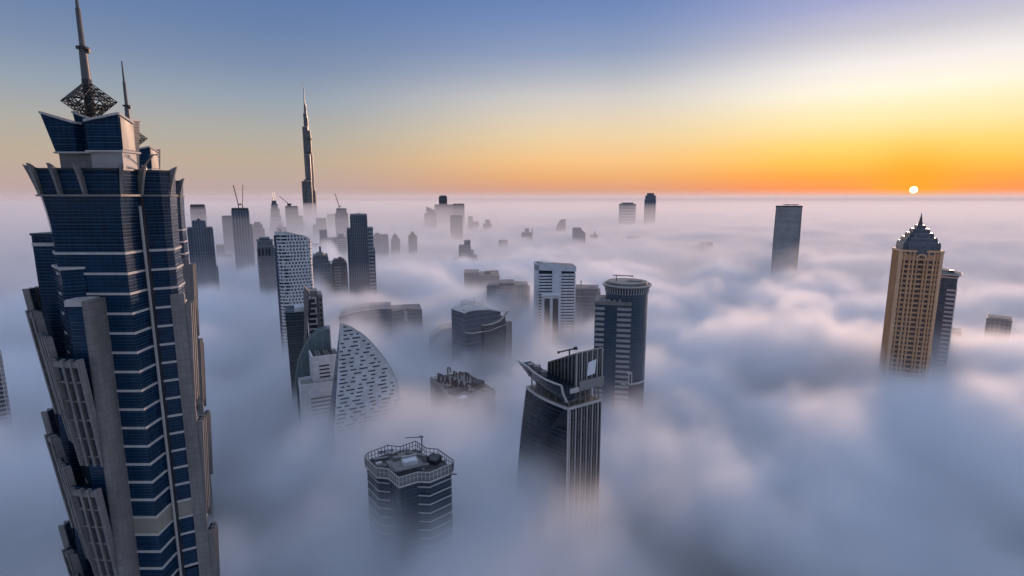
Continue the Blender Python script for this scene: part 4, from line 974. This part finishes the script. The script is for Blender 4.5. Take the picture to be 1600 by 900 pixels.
# --- oval roofed tower
def oval_tower():
    D = 300.0; p, az, k = site(974, 455, D); z = lambda py: at(974, py, D).z; u = lambda px: (px-974)*k
    t = thing('oval_roof_tower', 'banded office tower with an overhanging oval roof disc and thin crane', 'tower', (p.x, p.y, 0), -az)
    gl = facade('oval_tower_glass', (.035,.065,.10), (.05,.07,.09), 1.8, 1.2, .14, .10, .16, .3); zt = z(474)
    xl, xr = u(930), u(987)
    MB().box(xl, xr, 0, 22, 0, zt).build('office_block', gl, t)
    MB().box(xl-.3, xr+.3, -.4, 22.2, zt-1.2, zt+.6).build('parapet', M_PIER, t)
    MB().box(xl+.6, xr-.6, .4, 21, zt+.6, zt+.66).build('roof_deck', M_ROOF, t)
    # pale spandrels on the two corner strips
    for x0, x1, nm in ((xl-.2, u(945.5), 'spandrel'), (u(965.5), xr+.2, 'spandrel')):
        o = MB().box(x0, x1, -.35, 3.0 if x0 < 0 else 2.0, -.75, .75).build(nm, pbr('oval_spandrel', (.33,.32,.31), .65, noise=.12), t); o.location.z = zt-3.4
        for i in range(1, 26): link(nm, o.data, t).location.z = zt-3.4-3.05*i
    MB().box(u(945.5), u(965.5), -.25, .3, 0, zt-2.6).build('glazing', gl, t)
    # curved glass drum rising behind to the disc
    cx, cy, rx, ry = u(979.5), 13.0, u(1014)-u(979.5), 12.5
    ring = lambda s, h, n=36: [(cx+rx*s*math.cos(2*math.pi*i/n), cy+ry*s*math.sin(2*math.pi*i/n), h) for i in range(n)]
    zd = z(452)
    MB().loft([ring(1, 0), ring(1, zd)]).build('drum', gl, t, True)
    for i in range(26):
        a = R(180+i*7.2); x, y = cx+rx*1.005*math.cos(a), cy+ry*1.005*math.sin(a); MB().bar((x,y,zd-3.6), (x*1.0+(x-cx)*.05, y+(y-cy)*.05, zd-.2), .35).build('bracket', M_BAND, t)
    MB().loft([ring(1.07, zd-.2), ring(1.16, zd+.5), ring(1.16, zd+1.0)]).build('roof_disc', M_PIER, t, True)
    n = 36; ro, ri = ring(1.16, zd+1.0), ring(1.08, zd+1.0); m = MB()
    for i in range(n):
        j = (i+1) % n; m.loft([[ro[i], ro[j], ri[j], ri[i]], [(a, b, c+.5) for a, b, c in (ro[i], ro[j], ri[j], ri[i])]])
    m.build('disc_rim', M_BAND, t)
    MB().loft([ring(.98, zd+1.0), ring(.96, zd+2.8)]).build('roof_drum', M_PIER, t, True)
    MB().loft([ring(.94, zd+2.8), ring(.94, zd+2.86)]).build('roof_deck', pbr('oval_roof_deck', (.26,.26,.24), .9, noise=.2), t)
    for i in range(7): MB().bar((cx-rx*.8+i*rx*.26, cy-ry*.5, zd+2.95), (cx-rx*.7+i*rx*.26, cy+ry*.6, zd+2.95), .12).build('roof_seam', M_PIER, t)
    MB().box(cx+rx*.1, cx+rx*.7, cy-2, cy+4, zd+2.8, zd+3.4).build('hatch', M_ROOF, t)
    g = MB().bar((u(962), 10, zd+2.8), (u(962), 10, z(434.5)), .4).build('roof_crane', M_DARK, t)
    MB().bar((u(956), 9, z(434)), (u(989), 12, z(435.5)), .45).box(u(985), u(989), 11, 12.6, z(436.4), z(434.8)).build('crane_arm', M_DARK, g)
    # rooftop heads along the block edge and the notch low on the drum
    for i in range(6): MB().box(u(934+i*8.5), u(936+i*8.5), .6, 1.4, zt+.66, zt+1.7).build('roof_vent', M_BAND, t)
    zn = z(601); mm = MB()
    for i in range(9):
        a0, a1_ = R(258+i*9), R(258+(i+1)*9); f = lambda a, s: (cx+rx*s*math.cos(a), cy+ry*s*math.sin(a))
        h = zn+ (5.5 if i in (0, 1) else 0)*0
        mm.loft([[(*f(a0,1.0), zn), (*f(a1_,1.0), zn), (*f(a1_,1.05), zn), (*f(a0,1.05), zn)][::-1], [(*f(a0,1.0), zn+1.0), (*f(a1_,1.0), zn+1.0), (*f(a1_,1.05), zn+1.0), (*f(a0,1.05), zn+1.0)][::-1]])
    mm.build('ledge', M_BAND, t)
    for px in (986.5, 991): MB().box(u(px), u(px)+.7, -.8, .6, zn, zn+7).build('ledge_post', M_BAND, t)
    MB().box(u(984), u(992.5), -.8, .6, zn+7, zn+8).build('ledge_lintel', M_BAND, t)
oval_tower()

# --- golden tower
def gold_tower():
    D = 345.0; p, az, k = site(1427, 395, D); z = lambda py: at(1430, py, D).z; u = lambda px: (px-1432)*k*.985
    t = thing('golden_tower', 'golden stone tower with stepped slate dome and spire', 'tower', (*at(1432, 395, D).xy, 0), -az+R(14))
    G1 = pbr('golden_stone', (.68,.37,.185), .7, noise=.16, joint=(1.2, 1.05, .25)); G2 = pbr('golden_stone_trim', (.74,.44,.25), .7, noise=.14, joint=(1.2, 1.05, .2)); SL = facade('slate_dome', (.10,.115,.14), (.17,.18,.20), 1.2, 1.6, .14, .12, .35)
    x0, x1 = u(1404.5), u(1476.5); w = x1-x0; zt = z(391); dp = 20.0
    MB().box(x0+.9, x1-.9, .9, dp-.9, 0, zt-2).build('wall', G1, t)
    # piers and floors stand proud of the recessed windows
    cols = [(0,.075),(.115,.145),(.235,.275),(.325,.365),(.415,.445),(.585,.615),(.655,.69),(.785,.82),(.86,.885),(.925,1)]
    for a, b in cols: MB().box(x0+w*a, x0+w*b, 0 if (b-a) > .05 or .4 < a < .62 else .3, 1.4, 0, zt-(6 if .38 < a < .64 else 1)).build('pier', G2 if (b-a) > .05 else G1, t)
    win = MB(); bays = [(.085,.108,1),(.152,.228,2),(.282,.318,1),(.372,.408,1),(.452,.578,4),(.622,.648,1),(.697,.778,2),(.827,.853,1),(.892,.918,1)]
    fh = 3.15; nf = int((zt-6)/fh)
    for i in range(nf):
        zz = zt-8.5-fh*i
        if zz < 120: break
        for a, b, n in bays:
            for j in range(n):
                f0 = a+(b-a)*(j+.1)/n; f1 = a+(b-a)*(j+.9)/n; win.box(x0+w*f0, x0+w*f1, .78, 1.0, zz, zz+1.9)
        for j in range(9): win.box(x0+.78, x0+1.0, 1.6+j*2.0, 2.7+j*2.0, zz, zz+1.9); win.box(x1-1.0, x1-.78, 1.6+j*2.0, 2.7+j*2.0, zz, zz+1.9)
    win.build('windows', M_WIN, t, kind='stuff')
    for i in range(10): MB().box(x0, x0+1.4, 1.4+i*1.9, 1.9+i*1.9, 0, zt-1).build('pier', G1, t); MB().box(x1-1.4, x1, 1.4+i*1.9, 1.9+i*1.9, 0, zt-1).build('pier', G1, t)
    o = MB().box(x0+.5, x1-.5, .45, .9, 0, .55).build('string_course', G2, t); o.location.z = zt-6.2
    for zz in (zt-6.2-7*fh, zt-6.2-14*fh, zt-6.2-21*fh, zt-6.2-27*fh): link('string_course', o.data, t).location.z = zz
    MB().box(x0-.3, x0+w*.40, -.2, dp+.2, zt-1.2, zt).box(x0+w*.62, x1+.3, -.2, dp+.2, zt-1.2, zt).build('cornice', G2, t)
    # arch over the middle bay
    ca, ra = x0+w*.515, w*.115; n = 10
    for i in range(n):
        a0, a1_ = math.pi*i/n, math.pi*(i+1)/n; f = lambda a, r: (ca+r*math.cos(a), -.25, zt-5.2+r*math.sin(a))
        MB().slab([f(a0, ra*.72), f(a1_, ra*.72), f(a1_, ra*1.12), f(a0, ra*1.12)], (0,1.4,0)).build('arch_stone', G2, t)
    aw = MB().slab([(ca+ra*.72*math.cos(math.pi*i/8), .3, zt-5.2+ra*.72*math.sin(math.pi*i/8)) for i in range(9)], (0,.4,0)).build('arch_window', M_WIN, t)
    for i in (-1, 0, 1): MB().box(ca+i*ra*.36-.1, ca+i*ra*.36+.1, .1, .4, zt-5.2, zt-5.2+ra*.62).build('arch_mullion', G2, aw)
    MB().box(ca-ra*1.1, ca+ra*1.1, 0, 1.2, zt-6.0, zt-5.2).build('arch_sill', G2, t)
    # stepped barrel vaulted dome: each tier is a cross of rounded vaults
    cx, cy = x0+w*.5, dp/2
    tiers = [(1406,1468,398,378,.86),(1411,1463,388,371.5,.74),(1417,1457,378,364.5,.60),(1423,1451,370,358,.46),(1429.5,1444.5,362,352,.30)]
    for a, b, pb, pt_, dk in tiers:
        hw = (u(b)-u(a))/2; z0, z1 = z(pb), z(pt_); hh = z1-z0; n = 8
        pr = [(-hw, z0)]+[(-hw*math.cos(math.pi/2*i/n)*1.0, z0+hh*(.45+.55*math.sin(math.pi/2*i/n))) for i in range(n+1)]+[(hw*math.cos(math.pi/2*(n-i)/n), z0+hh*(.45+.55*math.sin(math.pi/2*(n-i)/n))) for i in range(n+1)][1:]+[(hw, z0)]
        # flat crowned: shoulders rounded over the outer fifth only
        pr = [(-hw, z0), (-hw, z0+hh*.70), (-hw*.985, z0+hh*.82), (-hw*.95, z0+hh*.92), (-hw*.89, z1), (hw*.89, z1), (hw*.95, z0+hh*.92), (hw*.985, z0+hh*.82), (hw, z0+hh*.70), (hw, z0)]
        d = dp*dk*.5
        MB().slab([(cx+x, cy-d, zz) for x, zz in pr], (0, 2*d, 0)).build('dome_tier', SL, t)
        sd = hw*.72; pr2 = [(x/hw*d*1.12, zz) for x, zz in pr]
        MB().slab([(cx-sd, cy+y, zz+.03) for y, zz in pr2], (2*sd, 0, 0)).build('dome_cross_tier', SL, t)
    zs = z(352); MB().cyl(cx, cy, 1.5, zs-.5, z(346), 8, .9).cyl(cx, cy, .9, z(346), z(333), 8, .08).build('spire', pbr('spire_bronze', (.12,.09,.09), .4, .5), t)
    for dx in (-3.6, 3.6): MB().cyl(cx+dx, cy-dp*.36, .22, z(372), z(369), 6).build('dome_finial', G2, t)
gold_tower()
def companion():
    D = 375.0; p, az, k = site(1478, 430, D); z = lambda py: at(1480, py, D).z; u = lambda px: (px-1480)*k
    t = thing('banded_glass_tower', 'dark glass tower with pale balcony bands behind the golden tower', 'tower', (p.x, p.y, 0), -az)
    zt = z(432)
    MB().box(u(1460), u(1499), 0, 18, 0, zt).build('wall', facade('companion_glass', (.055,.08,.11), (.09,.115,.145), 3.1, 1.6, .12, .08, .2), t)
    o = MB().box(u(1484.5), u(1500.5), -.6, 18.2, 0, 1.3).build('balcony_band', pbr('balcony_band', (.42,.40,.39), .7, noise=.08), t); o.location.z = z(454)
    for i in range(1, 22): link('balcony_band', o.data, t).location.z = z(454)-3.1*i
    MB().box(u(1466), u(1501), 1, 16, zt, z(428.5)).build('attic_storey', M_DARK, t)
    for i in range(7): MB().box(u(1470+i*5), u(1471+i*5), .4, 1.0, zt, z(428.5)).build('attic_column', M_BAND, t)
    MB().box(u(1462), u(1500), -.4, 18.4, z(434), z(432)).build('ledge', M_BAND, t)
    MB().loft([[(u(1466),-1.5,z(428.5)),(u(1506),-1.5,z(428.8)),(u(1506),19,z(428.8)),(u(1466),19,z(428.5))], [(u(1466),1,z(421)),(u(1490),6,z(425)),(u(1490),14,z(425)),(u(1466),17,z(421))]]).build('roof', M_ROOF, t)
    MB().box(u(1465), u(1506.5), -1.9, 19.4, z(429.6), z(428.4)).build('roof_edge', M_BAND, t)
    MB().box(u(1484), u(1492), 3, 7, z(426), z(422.8)).build('roof_unit', M_DARK, t)
companion()
tower('small_grey_block', 'small grey block half hidden behind the banded glass tower', [(1484,1503,520,0,16,'wall',G_STONE,{'bands':(.8,3.2,6)})], 440, 'building')
tower('low_flat_roof_block', 'low grey rooftop surfacing from the fog near the right edge', [(1541,1582,501,0,22,'wall',G_STONE,{}), (1546,1579,498,3,16,'roof_block',M_ROOF,{'para':False})], 455, 'building')

# --- slatted tower at the left border, pale podium roof, and the block behind the hotel
def slatted():
    D = 300.0; p, az, k = site(-2, 560, D); z = lambda py: at(-2, py, D).z; u = lambda px: (px+2)*k
    t = thing('slatted_tower', 'dark tower with pale horizontal slats cut by the left border', 'tower', (p.x, p.y, 0), -az)
    MB().loft([[(u(-40),0,0),(u(6),0,0),(u(6),14,0),(u(-40),14,0)], [(u(-40),0,z(545)),(u(-1),0,z(545)),(u(-1),14,z(545)),(u(-40),14,z(545))]]).build('wall', M_WIN, t)
    o = MB().box(u(-40), u(4), -.6, 14.4, 0, .55).build('slat', M_BAND, t); o.location.z = z(556)
    for i in range(1, 24): link('slat', o.data, t).location.z = z(556)-2.6*i
    MB().box(u(-3), u(-1), -.8, 0, 0, z(548)).build('edge_pier', M_BAND, t)
slatted()
def podium():
    zt = 118.0; c = [at_z(*a, zt) for a in ((22,846),(118,822),(104,800),(62,812))]; ctr = sum(c, Vector())/4
    t = thing('pale_podium_roof', 'pale wedge shaped podium roof dimly seen through fog at lower left', 'building', (ctr.x, ctr.y, 0))
    P = ccw([((p-ctr).x, (p-ctr).y) for p in c]); MB().prism(P, 0, zt).build('wall', G_STONE, t); MB().prism(offset(P, .6), zt, zt+.9).build('roof', M_WHITE, t)
podium()
tower('fin_topped_block', 'small pale roof fin just left of the hotel tower', [(55,68,441,0,12,'wall',G_GREY,{'slope':5.0})], 190, 'building')
# ------------------------------------------------------------------ fog
FOG_Z = 158.0
GX, GY0, GY1, GZ0, GZ1 = 4200.0, -250.0, 4600.0, 80.0, 300.0
BUMPS = [  # x, y, radius, metres of fog height
    (52, 150, 42, -22), (0, 165, 40, -10), (150, 258, 60, 10), (20, 440, 18, 16), (-285, 800, 45, 42), (-205, 560, 24, 26), (-330, 900, 40, 30), (-60, 330, 16, 12), (-150, 700, 50, 18), (160, 315, 50, -9), (235, 325, 30, 5), (-32, 255, 26, 9), (-32, 318, 36, -15), (12, 180, 32, 36), (-75, 258, 22, -6), (-60, 425, 70, 8), (-10, 570, 70, 10), (425, 455, 60, 12), (-48, 148, 26, 8), (-48, 165, 30, 6), (-115, 240, 50, 8), (-285, 570, 80, 17), (-112, 478, 55, 15), (240, 265, 70, 8), (120, 420, 70, 8), (-160, 120, 40, -14),
]
def fog_material(col, g):
    m = bpy.data.materials.new('fog'); m.use_nodes = True; ft = NT(m.node_tree); m.node_tree.nodes.clear()
    pv = ft.n('ShaderNodeVolumePrincipled'); pv.inputs['Color'].default_value = (*col, 1); pv.inputs['Density'].default_value = 1.0; pv.inputs['Anisotropy'].default_value = g
    ft.put(ft.n('ShaderNodeOutputMaterial').inputs['Volume'], pv.outputs[0]); return m
NEAR = (-650.0, 650.0, -200.0, 1050.0)
def fog_grid(name, lo, hi, res, near):
    fog_mat = fog_material((.974, .987, 1.0), .45) if near else fog_material((1.0, .978, .966), .25)  # far fog tinted pink for warm sunlight, near fog blue for skylit shade
    me = bpy.data.meshes.new(name); me.from_pydata([lo, hi], [], []); me.materials.append(fog_mat)
    ob = bpy.data.objects.new(name, me); COL.objects.link(ob)
    ob['kind'] = 'stuff'; ob['label'] = 'sea of pale morning fog lying between the towers'; ob['category'] = 'fog'; ob['group'] = 'fog over the city'
    tree = bpy.data.node_groups.new(name, 'GeometryNodeTree')
    tree.interface.new_socket(name='Geometry', in_out='OUTPUT', socket_type='NodeSocketGeometry')
    g = NT(tree)
    vc = g.n('GeometryNodeVolumeCube')
    vc.inputs['Min'].default_value = lo; vc.inputs['Max'].default_value = hi
    for k, v in zip(('Resolution X', 'Resolution Y', 'Resolution Z'), res): vc.inputs[k].default_value = v
    pos = g.n('GeometryNodeInputPosition').outputs[0]
    sp = g.n('ShaderNodeSeparateXYZ'); g.put(sp.inputs[0], pos); x, y, z = sp.outputs
    xy = g.n('ShaderNodeCombineXYZ'); g.put(xy.inputs[0], x); g.put(xy.inputs[1], g.mul(y, 1.35)); xy = xy.outputs[0]
    n1 = g.noise(xy, 1/620.0, 2, .5, .5)           # broad swells
    n2 = g.noise(xy, 1/170.0, 4, .55, .9)          # rolls
    n3 = g.noise(pos, 1/48.0, 4, .55, .8)           # curls
    n4 = g.noise(pos, 1/21.0, 3, .55, 1.0)
    H = g.add(g.add(g.mul(g.sub(n1, .5), 60.0), g.mul(g.sub(n2, .5), 112.0)), g.add(g.mul(g.sub(n3, .5), 46.0), g.mul(g.sub(n4, .5), 26.0)))
    for bx, by, br, bh in BUMPS:
        d2 = g.add(g.m('POWER', g.div(g.sub(x, bx), br), 2.0), g.m('POWER', g.div(g.sub(y, by), br), 2.0))
        H = g.add(H, g.mul(g.m('EXPONENT', g.mul(d2, -1.0)), bh))
    H = g.add(H, FOG_Z)
    d = g.sub(H, z)
    core = g.mul(g.mul(g.ramp(d, -5.0, 20.0), 0.10), g.mul(g.ramp(z, 98.0, 128.0), g.ramp(g.noise(pos, 1/75.0, 2, .5, .6), .36, .62, .3, 1.25)))
    tail = g.mul(g.m('EXPONENT', g.div(g.m('MINIMUM', g.sub(FOG_Z, z), 0.0), 45.0)), g.mul(g.ramp(y, 200.0, 1100.0, 0.0005, 0.0037), g.ramp(g.add(x, g.mul(y, .12)), -150.0, 200.0, 1.0, 0.55)))
    # the near grid carries finer detail and hands over to the far one across 120 m
    w = g.mul(g.mul(g.ramp(x, NEAR[0]+20, NEAR[0]+140), g.ramp(x, NEAR[1]-20, NEAR[1]-140)), g.mul(g.ramp(y, NEAR[2]+10, NEAR[2]+80), g.ramp(y, NEAR[3]-20, NEAR[3]-140)))
    g.put(vc.inputs['Density'], g.mul(g.add(core, tail), w if near else g.sub(1.0, w)))
    sm = g.n('GeometryNodeSetMaterial'); g.put(sm.inputs['Geometry'], vc.outputs[0]); sm.inputs['Material'].default_value = fog_mat
    out = g.n('NodeGroupOutput'); g.put(out.inputs[0], sm.outputs[0])
    md = ob.modifiers.new('fog', 'NODES'); md.node_group = tree
    return ob
fog_grid('fog', (NEAR[0], NEAR[2], GZ0), (NEAR[1], NEAR[3], GZ1), (250, 240, 44), True)
fog_grid('fog', (-GX, GY0, GZ0), (GX, GY1, GZ1), (400, 231, 32), False)
# beyond the city the fog lies flat as far as the horizon: three nested even layers
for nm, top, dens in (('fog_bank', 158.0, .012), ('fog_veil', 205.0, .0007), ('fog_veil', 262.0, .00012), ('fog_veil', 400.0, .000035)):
    m = bpy.data.materials.new(nm); m.use_nodes = True; t = NT(m.node_tree); m.node_tree.nodes.clear()
    v = t.n('ShaderNodeVolumePrincipled'); v.inputs['Color'].default_value = (1.0, .935, .91, 1) if top < 300 else (1.0, .94, .91, 1); v.inputs['Density'].default_value = dens; v.inputs['Anisotropy'].default_value = 0.1 if top < 300 else 0.2  # pink scattering colour puts reddened sunlight into the distant fog itself
    t.put(t.n('ShaderNodeOutputMaterial').inputs['Volume'], v.outputs[0])
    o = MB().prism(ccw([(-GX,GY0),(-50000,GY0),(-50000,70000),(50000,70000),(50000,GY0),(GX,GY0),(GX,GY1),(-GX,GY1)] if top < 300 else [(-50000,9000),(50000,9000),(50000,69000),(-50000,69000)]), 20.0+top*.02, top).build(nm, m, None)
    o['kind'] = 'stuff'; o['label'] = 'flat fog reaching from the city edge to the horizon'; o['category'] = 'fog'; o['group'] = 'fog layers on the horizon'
